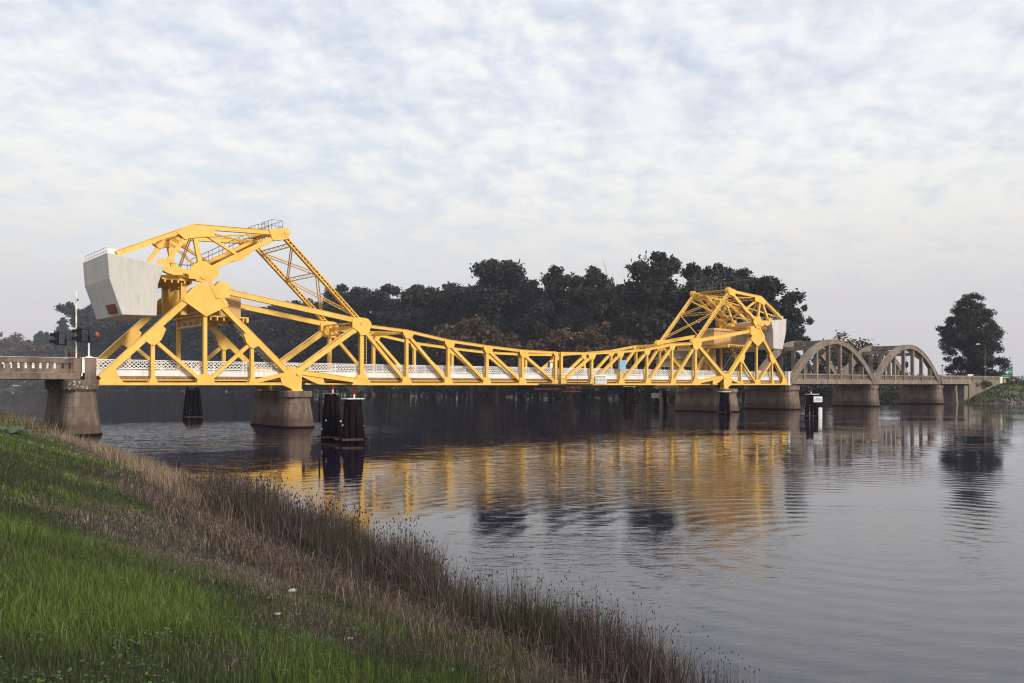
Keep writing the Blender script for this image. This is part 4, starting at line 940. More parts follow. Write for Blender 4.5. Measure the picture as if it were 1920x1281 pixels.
# ------------------------------------------------------------------ arch spans
def arch_span(u0, u1, label):
    L_ = u1-u0; org = ((u0+u1)/2, WY/2, 0)
    e = bthing('arch_span', label, 'arch span', 1, *org, 'concrete arch spans'); b = lambda mb, nm, mt=CONA: mb.build(nm, mt, e, org)
    az = lambda u, off=0: 0.55+(7.0)*(1-((u-(u0+u1)/2)/(L_/2))**2)+off
    nh = 7
    for y in (-0.05, WY+0.05):
        mb = MB(); n = 40; top, bot, top2 = [], [], []
        for i in range(n+1):
            u = u0+L_*i/n; s = -2*7.0*(u-(u0+u1)/2)/(L_/2)**2; nx, nz = -s/math.hypot(1, s), 1/math.hypot(1, s); dp = 0.42+0.14*abs(2*i/n-1)
            z = az(u); top.append((u+nx*dp, z+nz*dp)); bot.append((u-nx*dp, z-nz*dp))
        for i in range(n):
            mb.prism([top[i], top[i+1], bot[i+1], bot[i]], y-0.40, y+0.40)
        rib = b(mb, 'arch_rib')
        mb = MB()                                 # raised edge bands on the rib's face
        for i in range(n):
            f = lambda a, c, k: (a[0]+(c[0]-a[0])*k, a[1]+(c[1]-a[1])*k)
            for k0, k1 in ((0.0, 0.16), (0.84, 1.0)):
                mb.prism([f(top[i], bot[i], k0), f(top[i+1], bot[i+1], k0), f(top[i+1], bot[i+1], k1), f(top[i], bot[i], k1)], y-0.45, y-0.401)
        mb.build('edge_band', CONA, rib, org)
        for k in range(1, nh):
            u = u0+L_*k/nh; mb = MB(); mb.box(u-0.24, u+0.24, y-0.30, y+0.30, 0.2, az(u)-0.2); b(mb, 'hanger')
        mb = MB(); mb.box(u0, u1, y-0.36, y+0.36, 0.16, 0.86); b(mb, 'edge_girder')
        mb = MB(); mb.box(u0, u1, y-0.22, y+0.22, 1.68, 1.90); mb.box(u0, u1, y-0.16, y+0.16, 0.86, 1.02)
        k = u0+0.2
        while k < u1: mb.box(k, k+0.17, y-0.12, y+0.12, 1.02, 1.68); k += 0.34
        b(mb, 'balustrade')
        mb = MB(); mb.prism([(u0-0.45, 0.1), (u0+1.5, 0.1), (u0+0.9, 1.9), (u0-0.45, 2.2)], y-0.34, y+0.34); mb.prism([(u1+0.45, 0.1), (u1-1.5, 0.1), (u1-0.9, 1.9), (u1+0.45, 2.2)], y-0.34, y+0.34); b(mb, 'springing')
    mb = MB(); mb.box(u0, u1, 0.1, WY-0.1, 0.45, 0.72); b(mb, 'deck', ROAD)
    for k in range(0, nh+1):
        u = u0+0.3+(L_-0.6)*k/nh; mb = MB(); mb.box(u-0.2, u+0.2, 0.3, WY-0.3, -0.1, 0.45); b(mb, 'floor_beam')
    for k in (2, 3, 4, 5):
        u = u0+L_*k/nh; z = az(u); mb = MB(); mb.box(u-0.35, u+0.35, 0.3, WY-0.3, z-0.30, z+0.35)
        for y0, y1 in ((0.3, 1.4), (WY-0.3, WY-1.4)):
            s = 1 if y1 > y0 else -1
            mb.hexa([(u-0.3, y0, z-1.1), (u+0.3, y0, z-1.1), (u+0.3, y0+s*0.02, z-1.1), (u-0.3, y0+s*0.02, z-1.1), (u-0.3, y0, z-0.30), (u+0.3, y0, z-0.30), (u+0.3, y1, z-0.30), (u-0.3, y1, z-0.30)])
        b(mb, 'cross_beam')
arch_span(52.9, 81.7, 'first concrete arch span, right beside the yellow tower')
arch_span(82.5, 111.2, 'second concrete arch span, nearer the lone tree on the right bank')

# ------------------------------------------------------------------ signals, gates, lamp, signs on the decks
def signal(sg, u, y, z, label, bell, hz=1.15):
    e = bthing('traffic_signal', label, 'traffic signal', sg, u, y, z, 'signals at the left end of the bridge')
    k = -1 if sg < 0 else 1     # facing away from midspan
    mb = MB(); mb.tube((0, 0, 0), (0, 0, hz), 0.07, 0.06, 8); mb.build('pole', GALV if not bell else SIGNW, e); mb = MB(); mb.box(-0.2, 0.2, -0.2, 0.2, 0, 0.06); mb.build('base_plate', WHT, e)
    mb = MB(); mb.tube((0, 0, hz), (0, 0, hz+0.55), 0.085); mb.tube((0, 0, hz+0.55), (0, 0, hz+1.1), 0.03); mb.tube((0, 0, hz+1.07), (k*0.62, -0.1, hz+1.07), 0.03); mb.tube((0, 0, hz+0.08), (k*0.62, -0.1, hz+0.08), 0.03); mb.build('bracket', BLK, e)
    mb = MB(); cx, cy = k*0.62, -0.1; mb.box(cx-0.03, cx+0.03, cy-0.24, cy+0.24, hz-0.02, hz+1.18); mb.build('backplate', BLK, e)
    for zz in (hz+0.28, hz+0.86):
        mb = MB(); mb.box(min(cx, cx+k*0.30), max(cx, cx+k*0.30), cy-0.18, cy+0.18, zz-0.24, zz+0.24); h = mb.build('lamp_housing', BLK, e)
        mb = MB(); P = Vector((cx+k*0.3, cy, zz)); n = 12; rings = []
        for (dx, r0) in ((0, 0.17), (0.28, 0.17)): rings.append([P+Vector((k*dx, math.cos(t)*r0, math.sin(t)*r0)) for t in [math.pi*(-0.15+1.3*i/n) for i in range(n+1)]])
        b = 0
        for i in range(n): mb.v += [rings[0][i], rings[0][i+1], rings[1][i+1]*1.0, rings[1][i]]; mb.f.append((b, b+1, b+2, b+3)); b += 4
        mb.build('hood', BLK, h)
        mb = MB(); mb.tube(P, P+Vector((k*0.03, 0, 0)), 0.13, n=12); mb.build('lens', RED, h)
    if bell:
        mb = MB(); mb.tube((0, 0, hz+0.08), (-k*0.62, 0.05, hz+0.08), 0.025); mb.tube((-k*0.62, 0.05, hz+0.06), (-k*0.62, 0.05, hz+0.5), 0.02); mb.build('bell_arm', BLK, e)
        mb = MB(); c = Vector((-k*0.62, 0.05, hz+0.68)); rings = []
        for i in range(7):
            t = -math.pi/2+math.pi*i/6; rings.append([c+Vector((0.22*math.sin(t)*0.75, 0.23*math.cos(t)*math.cos(a), 0.23*math.cos(t)*math.sin(a))) if abs(math.cos(t)) > 1e-6 else c+Vector((0.165*math.sin(t), 0.001*math.cos(a), 0.001*math.sin(a))) for a in [2*math.pi*j/12 for j in range(12)]])
        mb.loft(rings); mb.build('bell', ORNG, e, smooth=True)
signal(-1, 52.4, 0.0, 2.22, 'black two lens signal with orange bell, standing on the brown end post', True)
signal(-1, 52.6, WY, 2.22, 'black two lens signal without a bell, on the far end post at left', False)
def gate(sg, u, y, ang, label, length=5.6, mk=True):
    e = bthing('barrier_gate', label, 'barrier gate', sg, u, y, 0.72)
    mb = MB(); mb.box(-0.38, 0.38, -0.35, 0.35, 0.0, 1.7); mb.box(-0.44, 0.44, -0.40, 0.40, 1.7, 1.95); mb.box(0.38, 0.52, -0.3, 0.3, 0.8, 1.5); mb.build('gate_housing', WETW, e)
    d = Vector((math.sin(ang), 0, math.cos(ang))); p = Vector((0, -0.46, 1.2)); mb = MB(); mb.beam(p-d*0.9, p+d*length, 0.10, 0.05); mb.tube(p+Vector((0, -0.08, 0)), p+Vector((0, 0.1, 0)), 0.14); arm = mb.build('gate_arm', SIGNW if mk else GALV, e)
    if mk:
        mb = MB()
        for k in range(5): a = 0.6+k*1.0; mb.beam(p+d*a, p+d*(a+0.45), 0.106, 0.058)
        mb.build('faded_stripes', FADE, arm)
        mb = MB()
        for k in (2.6, 4.8): mb.box(p.x+0.07, p.x+0.16, -0.50, -0.42, p.z+k, p.z+k+0.14)
        mb.build('gate_lamp', BLK, arm)
gate(-1, 53.2, 0.95, 0.0, 'raised pale barrier arm on a dark housing, between the two left signals')
gate(1, 110.0, 6.2, -0.13, 'dark raised barrier arm leaning above the second concrete arch', 5.0, False)
e = bthing('traffic_signal', 'small black signal on a pale pole seen through the second arch', 'traffic signal', 1, 111.3, WY, 1.9)
mb = MB(); mb.tube((0, 0, 0), (0, 0, 1.9), 0.13, 0.12); mb.build('pole', SIGNW, e)
mb = MB(); mb.box(-0.34, 0.3, -0.3, 0.3, 1.9, 3.0); mb.box(-0.5, -0.34, -0.36, 0.36, 1.8, 3.15); mb.box(-0.66, -0.5, -0.25, 0.25, 2.5, 2.9); mb.box(-0.66, -0.5, -0.25, 0.25, 1.95, 2.35); mb.build('signal_head', BLK, e)

def groundpost(name, x, y, z, label, cat): return empty(name, (x, y, z), 0, label, cat)
# street lamp and signs beyond the right approach
LZ = 4.6
e = groundpost('street_lamp', 118.0, 206.5, LZ-0.3, 'tall grey street lamp in front of the lone tree', 'street lamp')
mb = MB(); mb.tube((0, 0, 0), (0, 0, 9.6), 0.11, 0.06); mb.build('pole', GALV, e)
mb = MB(); mb.path([(0, 0, 9.4), (-0.6, 0, 9.8), (-1.5, 0, 9.9)], [0.04, 0.035, 0.03]); mb.build('arm', GALV, e)
mb = MB(); mb.hexa([(-2.3, -0.16, 9.78), (-1.4, -0.16, 9.82), (-1.4, 0.16, 9.82), (-2.3, 0.16, 9.78), (-2.2, -0.1, 9.96), (-1.45, -0.1, 10.0), (-1.45, 0.1, 10.0), (-2.2, 0.1, 9.96)]); mb.build('lamp_head', SIGNW, e)
def roadsign(x, y, z, w, h, hz, mat, label, posts=2, lines=0, seed=1, ink=SIGNW):
    e = groundpost('road_sign', x, y, z, label, 'sign')
    mb = MB(); mb.box(-w/2, w/2, -0.03, 0.03, hz-h/2, hz+h/2); mb.build('board', mat, e)
    mb = MB()
    for k in ((-w*0.32, w*0.32) if posts == 2 else (0,)): mb.box(k-0.05, k+0.05, 0.03, 0.13, 0, hz+h*0.4)
    mb.build('posts', GALV, e)
    if lines:
        rr = random.Random(seed); mb = MB()
        for k in range(lines):
            zz = hz+h*0.36-(k+0.5)*h*0.72/lines; xx = -w*0.4
            while xx < w*0.3: l = rr.uniform(0.06, 0.18)*w; mb.box(xx, xx+l, -0.04, -0.031, zz-h*0.13/lines, zz+h*0.13/lines); xx += l+0.05*w
        mb.build('lettering', ink, e)
roadsign(119.6, 200.5, LZ-0.4, 2.3, 1.0, 1.8, SIGNG, 'wide green road sign with pale lines beside the lamp post', 2, 2, 1)
roadsign(122.3, 203.0, LZ-0.4, 0.85, 1.6, 3.1, SIGNG, 'upright green road sign, the higher one left of the white end post', 1, 3, 2)
roadsign(117.2, 197.0, LZ-0.6, 0.5, 0.9, 1.0, SIGNY, 'left of the two small yellow marker plates on the right approach', 1)
roadsign(121.2, 200.0, LZ-0.6, 0.6, 0.9, 0.9, SIGNY, 'right of the two small yellow marker plates on the right approach', 1)
roadsign(108.5, 196.0, LZ-0.3, 1.3, 0.55, 1.95, SIGNW, 'small pale board on dark posts before the lone tree', 2)
e = groundpost('signal_mast', 99.0, 190.5, 4.9, 'thin dark mast at the end of the second arch', 'mast'); mb = MB(); mb.tube((0, 0, 0), (0, 0, 3.4), 0.05, 0.04); mb.build('pole', BLK, e); mb = MB(); mb.box(-0.16, 0.16, -0.12, 0.12, 3.4, 3.7); mb.build('mast_head', BLK, e)

# ------------------------------------------------------------------ tender house
e = bthing('tender_house', 'cream bridge keeper house with brown hip roof behind the right tower', 'house', 1, 39.0, 10.6, -0.2)
mb = MB(); mb.box(0.9, 5.2, -2.4, 2.2, 0, 6.5); mb.box(0.7, 5.4, -2.6, 2.4, 6.5, 6.65); b_ = mb.build('stair_tower', CREAM, e); mb = MB(); mb.box(1.5, 2.3, -2.47, -2.402, 3.6, 5.0); mb.build('window', GLASS, b_)
mb = MB(); mb.box(-4.6, 0.85, -2.1, 2.1, 0, 4.25); wl = mb.build('wall', CREAM, e)
mb = MB(); mb.hexa([(-5.1, -2.6, 4.25), (0.85, -2.6, 4.25), (0.85, 2.6, 4.25), (-5.1, 2.6, 4.25), (-2.6, -0.1, 5.7), (0.85, -0.1, 5.7), (0.85, 0.1, 5.7), (-2.6, 0.1, 5.7)]); mb.build('roof', ROOF, e)
for cx, w in ((-2.35, 2.2),):
    mb = MB(); mb.box(cx-w/2-0.08, cx+w/2+0.08, -2.16, -2.102, 1.6, 3.2); f = mb.build('window', SIGNW, e)
    mb = MB(); n = 4 if w > 2 else 2
    for k in range(n):
        a = cx-w/2+w*k/n; mb.box(a+0.05, a+w/n-0.05, -2.19, -2.163, 1.7, 2.38); mb.box(a+0.05, a+w/n-0.05, -2.19, -2.163, 2.46, 3.1)
    mb.build('pane', GLASS, f)
mb = MB(); mb.box(3.2, 4.2, -2.44, -2.402, 0.7, 2.9); mb.build('door', WOOD, e)
mb = MB(); mb.box(-4.66, -4.602, -1.4, 1.4, 1.6, 3.2); f = mb.build('window', SIGNW, e)
mb = MB()
for k in range(3): a = -1.3+k*0.9; mb.box(-4.70, -4.663, a, a+0.78, 1.7, 3.1)
mb.build('pane', GLASS, f)
mb = MB(); mb.box(-4.8, 5.4, -2.5, 2.5, -0.3, -0.005); mb.build('floor_slab', CONA, e)
mb = MB()
for x in (-4, 0, 4.4):
    for y in (-1.6, 1.6): mb.tube((x, y, -4.3), (x, y, -0.3), 0.28)
mb.build('house_piles', CONA, e)

# ------------------------------------------------------------------ pile clusters
def dolphin(x, y, top, rb, rt, n, label, seed, lamp=True, deck=True, ladder=False, wale=True):
    e = empty('pile_cluster', (x, y, 0), 0.3*seed, label, 'pile cluster', 'dark timber pile clusters')
    rng = random.Random(seed)
    for k in range(n):
        ring = k > 0 and n > 3; a = 2*math.pi*k/max(1, n-1)+rng.uniform(-0.1, 0.1)
        if k == 0: bx = by = tx = ty = 0
        else: bx, by, tx, ty = math.cos(a)*rb, math.sin(a)*rb, math.cos(a)*rt, math.sin(a)*rt
        h = top*(1-(rng.uniform(0, 0.05) if deck else rng.uniform(0, 0.14))); r = rng.uniform(0.14, 0.22)
        mb = MB(); mid = (bx+(tx-bx)*0.5+rng.uniform(-.04, .04), by+(ty-by)*0.5, h*0.5); mb.path([(bx, by, -0.8), mid, (tx, ty, h)], [r, r*0.95, r*0.85], 9); mb.build('pile', PILE, e, smooth=True)
        if rng.random() < 0.6:
            mb = MB(); z = rng.uniform(0.5, top*0.6); f = z/top; c = Vector((bx+(tx-bx)*f, by+(ty-by)*f, z)); d = Vector((c.x, c.y, 0)); d = d.normalized() if d.length > 0.01 else Vector((0, -1, 0)); d = (d+Vector((0, -1.2, 0))).normalized()
            mb.tube(c+d*0.16, c+d*0.24, 0.06, n=8); mb.build('bolt_plate', SIGNW if rng.random() < 0.4 else RUST, e)
    if wale:
        mb = MB(); z = 0.28
        for a in (0.4, 2.2, 4.3): c, s = math.cos(a), math.sin(a); mb.beam((c*rb*1.25-s*rb, s*rb*1.25+c*rb, z), (c*rb*1.25+s*rb, s*rb*1.25-c*rb, z), 0.2, 0.14, (0, 0, 1))
        mb.build('wale', WETW, e)
    mb = MB(); z = top*0.86; m = 14; rr = rt*1.0+0.24
    mb.loft([[(math.cos(t)*rr, math.sin(t)*rr, z) for t in [2*math.pi*i/m for i in range(m)]], [(math.cos(t)*rr*0.98, math.sin(t)*rr*0.98, z+0.12) for t in [2*math.pi*i/m for i in range(m)]]]); mb.build('cable_band', PILE, e)
    if deck:
        mb = MB(); r_ = rt+0.22
        for k in range(4): mb.box(-r_+k*r_*0.5, -r_+k*r_*0.5+r_*0.44, -r_, r_, top, top+0.06)
        mb.build('cap_boards', SIGNW if seed != 1 else GALV, e)
    if lamp:
        mb = MB(); mb.tube((0.1, 0, top), (0.1, 0, top+0.36), 0.05); mb.build('lamp_post', SIGNW, e); mb = MB(); mb.tube((0.1, 0, top+0.36), (0.1, 0, top+0.62), 0.13, 0.13, 10); mb.build('red_lamp', RED, e)
    if ladder:
        mb = MB(); a = math.pi-0.3*seed; c, s = math.cos(a)*(rb+0.25), math.sin(a)*(rb+0.25)
        for k in range(6): mb.box(c-0.06, c+0.06, s-0.25, s+0.25, 1.5+k*0.28, 1.56+k*0.28)
        for q in (-0.25, 0.22): mb.box(c-0.04, c+0.04, s+q, s+q+0.05, 1.3, 3.1)
        mb.build('ladder', PILE, e)
    return e
dolphin(-13.0, 59.6, 3.35, 0.62, 0.34, 9, 'taller of the two near pile clusters with red lamps, the left one', 1, ladder=True)
dolphin(-11.0, 57.2, 3.02, 0.72, 0.40, 10, 'lower right one of the two near pile clusters with red lamps', 2)
dolphin(-37.4, 97.0, 3.75, 1.0, 0.62, 12, 'thick dark pile cluster behind the left tower, left of the concrete pier', 3, lamp=False, deck=False)
dolphin(21.9, 155.0, 3.65, 1.05, 0.7, 9, 'far small pile cluster under the right span, with no board', 4, lamp=False)
dolphin(24.3, 135.0, 3.35, 0.95, 0.55, 9, 'pile cluster behind a grey board under the right span', 5, lamp=False)
dolphin(29.0, 113.0, 3.05, 0.62, 0.45, 8, 'narrow pile cluster in front of the right tower pier', 6, lamp=False)
dolphin(36.2, 100.0, 2.85, 0.75, 0.40, 9, 'pile cluster in open water carrying white clearance boards', 7)
signboard('clearance_sign', (23.2, 133.6, 2.3), 0.15, 1.4, 0.8, SIGNW, 'weathered grey clearance board on a pile cluster under the yellow span', 'bridge clearance boards', 'BRIDGE\nCLEARANCE', 0.22)
signboard('clearance_sign', (36.55, 98.9, 2.28), 0.1, 1.08, 0.68, SIGNW, 'clean white clearance board on the pile cluster in open water', 'bridge clearance boards', 'BRIDGE\nCLEARANCE', 0.175)
e = signboard('gauge_board', (36.85, 98.95, 0.55), 0.1, 0.46, 1.5, SIGNW, 'tall narrow white gauge board reaching into the water below the sign')
mb = MB()
for k in range(6): mb.box(-0.21, -0.21+(0.14 if k % 2 else 0.22), -0.028, -0.021, -0.35+k*0.18, -0.32+k*0.18)
mb.build('gauge_marks', INK, e)

# ------------------------------------------------------------------ far banks
def far_d(x, y):
    pts = np.array([(-1500, 1000), (-900, 880), (-420, 700), (-200, 560), (-75, 390), (40, 278), (82, 243), (94, 215), (93, 190), (99, 177.5), (118, 176), (190, 179), (500, 160), (1500, 140)], float)
    x = np.asarray(x, float); y = np.asarray(y, float); best = np.full(x.shape, 1e9); sg = np.zeros(x.shape)
    for (ax, ay), (bx, by) in zip(pts[:-1], pts[1:]):
        dx, dy = bx-ax, by-ay; t = np.clip(((x-ax)*dx+(y-ay)*dy)/(dx*dx+dy*dy), 0, 1)
        d = np.hypot(x-ax-t*dx, y-ay-t*dy); c = dx*(y-ay)-dy*(x-ax); m = d < best-1e-9
        best = np.where(m, d, best); sg = np.where(m, np.sign(c), sg)
    return best*sg
def far_z(x, y):
    d = far_d(x, y)+(fbm(x, y, 0.08)-0.5)*3
    r = np.clip((np.asarray(x)-95)/15, 0, 1)
    hi = 2.2+2.5*r; sl = 0.22
    z = np.where(d < 0, d*0.3, np.minimum(d*sl, hi))
    return np.maximum(z, -2.0)+(fbm(x, y, 0.2)-0.5)*0.35*np.clip(d, 0, 1)
def build_far():
    xs = np.concatenate([np.arange(-1400, -400, 40), np.arange(-400, 60, 8), np.arange(60, 150, 1.2), np.arange(150, 400, 8), np.arange(400, 1441, 40)])
    ys = np.concatenate([np.arange(130, 172, 6), np.arange(172, 262, 1.2), np.arange(262, 560, 6), np.arange(560, 1391, 30)])
    co, q = grid_mesh(xs, ys, far_z, lambda c: c[:, 2] > -1.9)
    n = fbm(co[:, 0], co[:, 1], 0.12)[:, None]; n2 = fbm(co[:, 0]+9, co[:, 1], 0.5)[:, None]
    c = np.array([0.055, 0.070, 0.025])*n*1.6+np.array([0.10, 0.085, 0.05])*(1-n)*0.9
    c = c*(0.7+0.6*n2); w = np.clip(1-co[:, 2:3]/0.7, 0, 1); c = c*(1-w)+np.array([0.06, 0.045, 0.038])*w
    me = np_mesh('far_bank', co, q, None, True, c); o = link_mesh('far_bank', me, mat_attr('far_ground', 0.95)); o['kind'] = 'structure'
    rng = np.random.default_rng(21)
    # rough growth on the right bank
    x = rng.uniform(86, 190, 60000); y = rng.uniform(174, 240, 60000); d = far_d(x, y); k = (d > 0.8) & (d < 26) & (rng.random(len(x)) < np.clip((fbm(x, y, 0.25)-0.2)*2.5, 0, 1)); x, y, d = x[k], y[k], d[k]; m = len(x)
    # keep the road corridor clear
    rel = -(x-BO.x)*sa+(y-BO.y)*ca; k = (rel < -1.2) | (rel > WY+1.5); x, y, d = x[k], y[k], d[k]; m = len(x)
    t = pick(rng, m, [(0.045, 0.060, 0.024), (0.035, 0.045, 0.022), (0.13, 0.10, 0.06), (0.07, 0.085, 0.03)], [0.4, 0.3, 0.14, 0.16])
    br = (d < 3.0)[:, None]; t = np.where(br & (rng.random((m, 1)) < 0.6), pick(rng, m, [(0.12, 0.09, 0.06), (0.08, 0.06, 0.045)], [0.5, 0.5]), t)
    blades_mesh('rough_growth', np.stack([x, y, far_z(x, y)], 1), rng.uniform(0.25, 0.8, m), np.full(m, 0.20), rng.uniform(0.1, 0.7, m), t, rng, BLADE, 'rough green and brown growth on the right bank')
    # riprap
    co, tri = [], []; b = 0
    base = np.array([(1, 0, 0), (-1, 0, 0), (0, 1, 0), (0, -1, 0), (0, 0, 1), (0, 0, -1)], float); fc = [(0, 2, 4), (2, 1, 4), (1, 3, 4), (3, 0, 4), (2, 0, 5), (1, 2, 5), (3, 1, 5), (0, 3, 5)]
    for k in range(2600):
        x = rng.uniform(106, 200) if k < 1700 else rng.uniform(40, 100); y = rng.uniform(174, 182) if k < 1700 else rng.uniform(215, 285)
        d = float(far_d(np.array([x]), np.array([y]))[0])
        if d < -0.6 or d > 4.2: continue
        s = rng.uniform(0.18, 0.5); v = base*rng.uniform(0.6, 1.2, (6, 3))*s; a = rng.random()*6.28; v = v@np.array([(math.cos(a), math.sin(a), 0), (-math.sin(a), math.cos(a), 0), (0, 0, 1)])
        co.append(v+np.array([x, y, float(far_z(np.array([x]), np.array([y]))[0])+s*0.25])); tri += [(b+i, b+j, b+l) for i, j, l in fc]; b += 6
    me = np_mesh('riprap', np.concatenate(co), np.array(tri), None, False); tag(link_mesh('riprap', me, ROCK), 'grey riprap stones along the far waterline', None, None, 'stuff')
build_far()

# ------------------------------------------------------------------ trees
def leaf_cloud(rng, clumps, per, size, cols, p, flat=0.75):
    """clumps: (x,y,z,r); leaf sprays scattered through each clump, denser toward its skin"""
    C, S, T = [], [], []
    for (x, y, z, r) in clumps:
        n = max(12, int(per*(r**1.7))); v = rng.normal(size=(n, 3)); v /= np.linalg.norm(v, axis=1)[:, None]
        rad = r*np.clip(rng.random(n)**0.38, 0, 1)*(1+0.18*rng.normal(size=n)); q = v*rad[:, None]; q[:, 2] *= flat
        C.append(q+np.array([x, y, z])); S.append(rng.uniform(0.6, 1.4, n)*size); T.append(pick(rng, n, cols, p)*rng.uniform(0.8, 1.2))
    C = np.concatenate(C); S = np.concatenate(S); T = np.concatenate(T); n = len(C)
    a = rng.normal(size=(n, 3)); a /= np.linalg.norm(a, axis=1)[:, None]; b = np.cross(a, rng.normal(size=(n, 3))); b /= np.linalg.norm(b, axis=1)[:, None]
    a, b = a*S[:, None], b*S[:, None]*0.55
    co = np.stack([C-a, C-b*0.9, C+a, C+b], 1).reshape(-1, 3)
    return co, (np.arange(n)[:, None]*4+np.arange(4)[None]), np.repeat(T, 4, 0)
EUC = [(0.022, 0.027, 0.018), (0.015, 0.019, 0.015), (0.034, 0.037, 0.022), (0.034, 0.024, 0.018)]; EP = [0.45, 0.33, 0.16, 0.06]
AUT = [(0.085, 0.045, 0.024), (0.060, 0.036, 0.022), (0.045, 0.038, 0.020), (0.12, 0.066, 0.030)]; AP = [0.4, 0.3, 0.2, 0.1]
OLV = [(0.065, 0.062, 0.034), (0.085, 0.072, 0.040), (0.045, 0.042, 0.026)]; OP = [0.4, 0.3, 0.3]
CNF = [(0.020, 0.028, 0.020), (0.028, 0.036, 0.024), (0.036, 0.042, 0.026)]; CP = [0.4, 0.4, 0.2]
def tree_proto(kind, seed):
    """returns (trunk mesh, crown mesh), about 1 unit = 1 m, height ~ 30 m for tall kinds"""
    rng = np.random.default_rng(seed); mb = MB(); clumps = []
    if kind == 'euc':
        H = 30.0; nl = int(rng.integers(5, 8))
        lean = rng.normal(0, 1.0, 2); mb.path([(0, 0, -1), (lean[0]*0.3, lean[1]*0.3, H*0.3), (lean[0], lean[1], H*0.62), (lean[0]*1.4, lean[1]*1.4, H*0.86)], [0.62, 0.5, 0.34, 0.12], 7)
        for i in range(nl):
            a = 2*math.pi*i/nl+rng.uniform(-.4, .4); z0 = H*rng.uniform(0.18, 0.55); z1 = z0+H*rng.uniform(0.16, 0.36); r = rng.uniform(2.6, 5.4)
            p0 = np.array([lean[0]*0.5, lean[1]*0.5, z0]); p1 = np.array([math.cos(a)*r, math.sin(a)*r, z1]); mb.path([p0, (p0+p1)/2+np.array([0, 0, -0.6]), p1], [0.28, 0.2, 0.09], 5)
            for k in range(int(rng.integers(4, 7))): clumps.append((*(p1+rng.normal(0, 1.5, 3)*np.array([1.1, 1.1, 1.1])), rng.uniform(1.3, 2.7)))
            for k in range(2): clumps.append((*(p0+(p1-p0)*rng.uniform(0.4, 0.8)+rng.normal(0, 1.1, 3)), rng.uniform(1.1, 2.0)))
        for k in range(int(rng.integers(9, 13))):
            z = H*rng.uniform(0.68, 0.94); s = 1-0.55*max(0, (z/H-0.68)/0.26); clumps.append((lean[0]+rng.normal(0, 2.4)*s, lean[1]+rng.normal(0, 2.4)*s, z, rng.uniform(1.3, 2.5)))
        clumps.append((lean[0]*1.4, lean[1]*1.4, H*0.955, 1.5))
        for k in range(9): a = rng.random()*6.28; clumps.append((math.cos(a)*rng.uniform(1, 4.2), math.sin(a)*rng.uniform(1, 4.2), H*rng.uniform(0.08, 0.38), rng.uniform(1.6, 2.8)))
        co, q, t = leaf_cloud(rng, clumps, 125, 0.42, EUC, EP)
    elif kind == 'lone':
        H = 24.0; mb.path([(0, 0, -1), (0.3, 0, 7), (0.1, 0, 13), (-0.2, 0.1, 19)], [0.9, 0.7, 0.45, 0.15], 8)
        for i in range(11):
            a = 2.4*i; z0 = rng.uniform(2.5, 13); r = rng.uniform(3.2, 7.2); p0 = np.array([0, 0, z0]); p1 = np.array([math.cos(a)*r, math.sin(a)*r*0.8, z0+rng.uniform(1, 5)]); mb.path([p0, (p0+p1)/2+np.array([0, 0, 0.5]), p1], [0.3, 0.2, 0.08], 5)
            for k in range(6): clumps.append((*(p1+rng.normal(0, 1.3, 3)), rng.uniform(1.0, 2.2)))
        zs = [0.05, 0.12, 0.25, 0.45, 0.6, 0.75, 0.88, 0.97]; rs = [7.2, 8.6, 9.3, 9.3, 8.4, 6.4, 4.6, 2.2]
        lob = rng.uniform(0, 6.28, 5)
        for k in range(185):
            f = rng.uniform(0.035, 0.96); a = rng.random()*6.28; rr = np.interp(f, zs, rs)*(0.86+0.16*math.sin(3*a+lob[0]+f*7)+0.12*math.sin(5*a+lob[1]-f*9))
            rr *= math.sqrt(rng.random())*0.97; clumps.append((math.cos(a)*rr-0.4, math.sin(a)*rr*0.85, f*H, rng.uniform(1.0, 1.75)))
        co, q, t = leaf_cloud(rng, clumps, 105, 0.27, EUC, EP)
    elif kind == 'conifer':
        H = 24.0; mb.path([(0, 0, -1), (0, 0, H*0.5), (0, 0, H*0.97)], [0.45, 0.3, 0.05], 6)
        for k in range(34): z = H*(0.06+0.92*k/34); w = 3.6*(1-z/H)**0.75+0.35; a = 2.4*k; clumps.append((math.cos(a)*w*0.55, math.sin(a)*w*0.55, z, w*0.62+0.25))
        co, q, t = leaf_cloud(rng, clumps, 70, 0.5, CNF, CP, 0.9)
    elif kind in ('autumn', 'olive', 'sparse'):
        H = 12.0; nl = 9; mb.path([(0, 0, -0.6), (0.2, 0, 2.5), (0.1, 0.1, 7)], [0.3, 0.22, 0.08], 6)
        for i in range(nl):
            a = 2.4*i; z0 = rng.uniform(1.0, 4.5); r = rng.uniform(2.0, 4.8); p0 = np.array([0.1, 0, z0]); p1 = np.array([math.cos(a)*r, math.sin(a)*r, z0+rng.uniform(2.5, 6.2)]); mb.path([p0, (p0+p1)/2+np.array([0, 0, 0.5]), p1], [0.13, 0.09, 0.03], 5)
            if kind == 'sparse':
                for k in range(5):
                    p2 = p1+rng.normal(0, 1.0, 3)+np.array([0, 0, 0.6]); mb.path([(p0+p1)/2, p2], [0.05, 0.015], 4)
            for k in range(5): clumps.append((*(p1+rng.normal(0, 1.1, 3)), rng.uniform(0.8, 1.7)))
        for k in range(14): clumps.append((rng.normal(0, 2.0), rng.normal(0, 2.0), rng.uniform(1.5, 9.5), rng.uniform(1.0, 2.0)))
        per = {'autumn': 85, 'olive': 46, 'sparse': 17}[kind]
        co, q, t = leaf_cloud(rng, clumps, per, 0.30 if kind != 'sparse' else 0.24, AUT if kind == 'autumn' else OLV, AP if kind == 'autumn' else OP)
    elif kind == 'shrub':
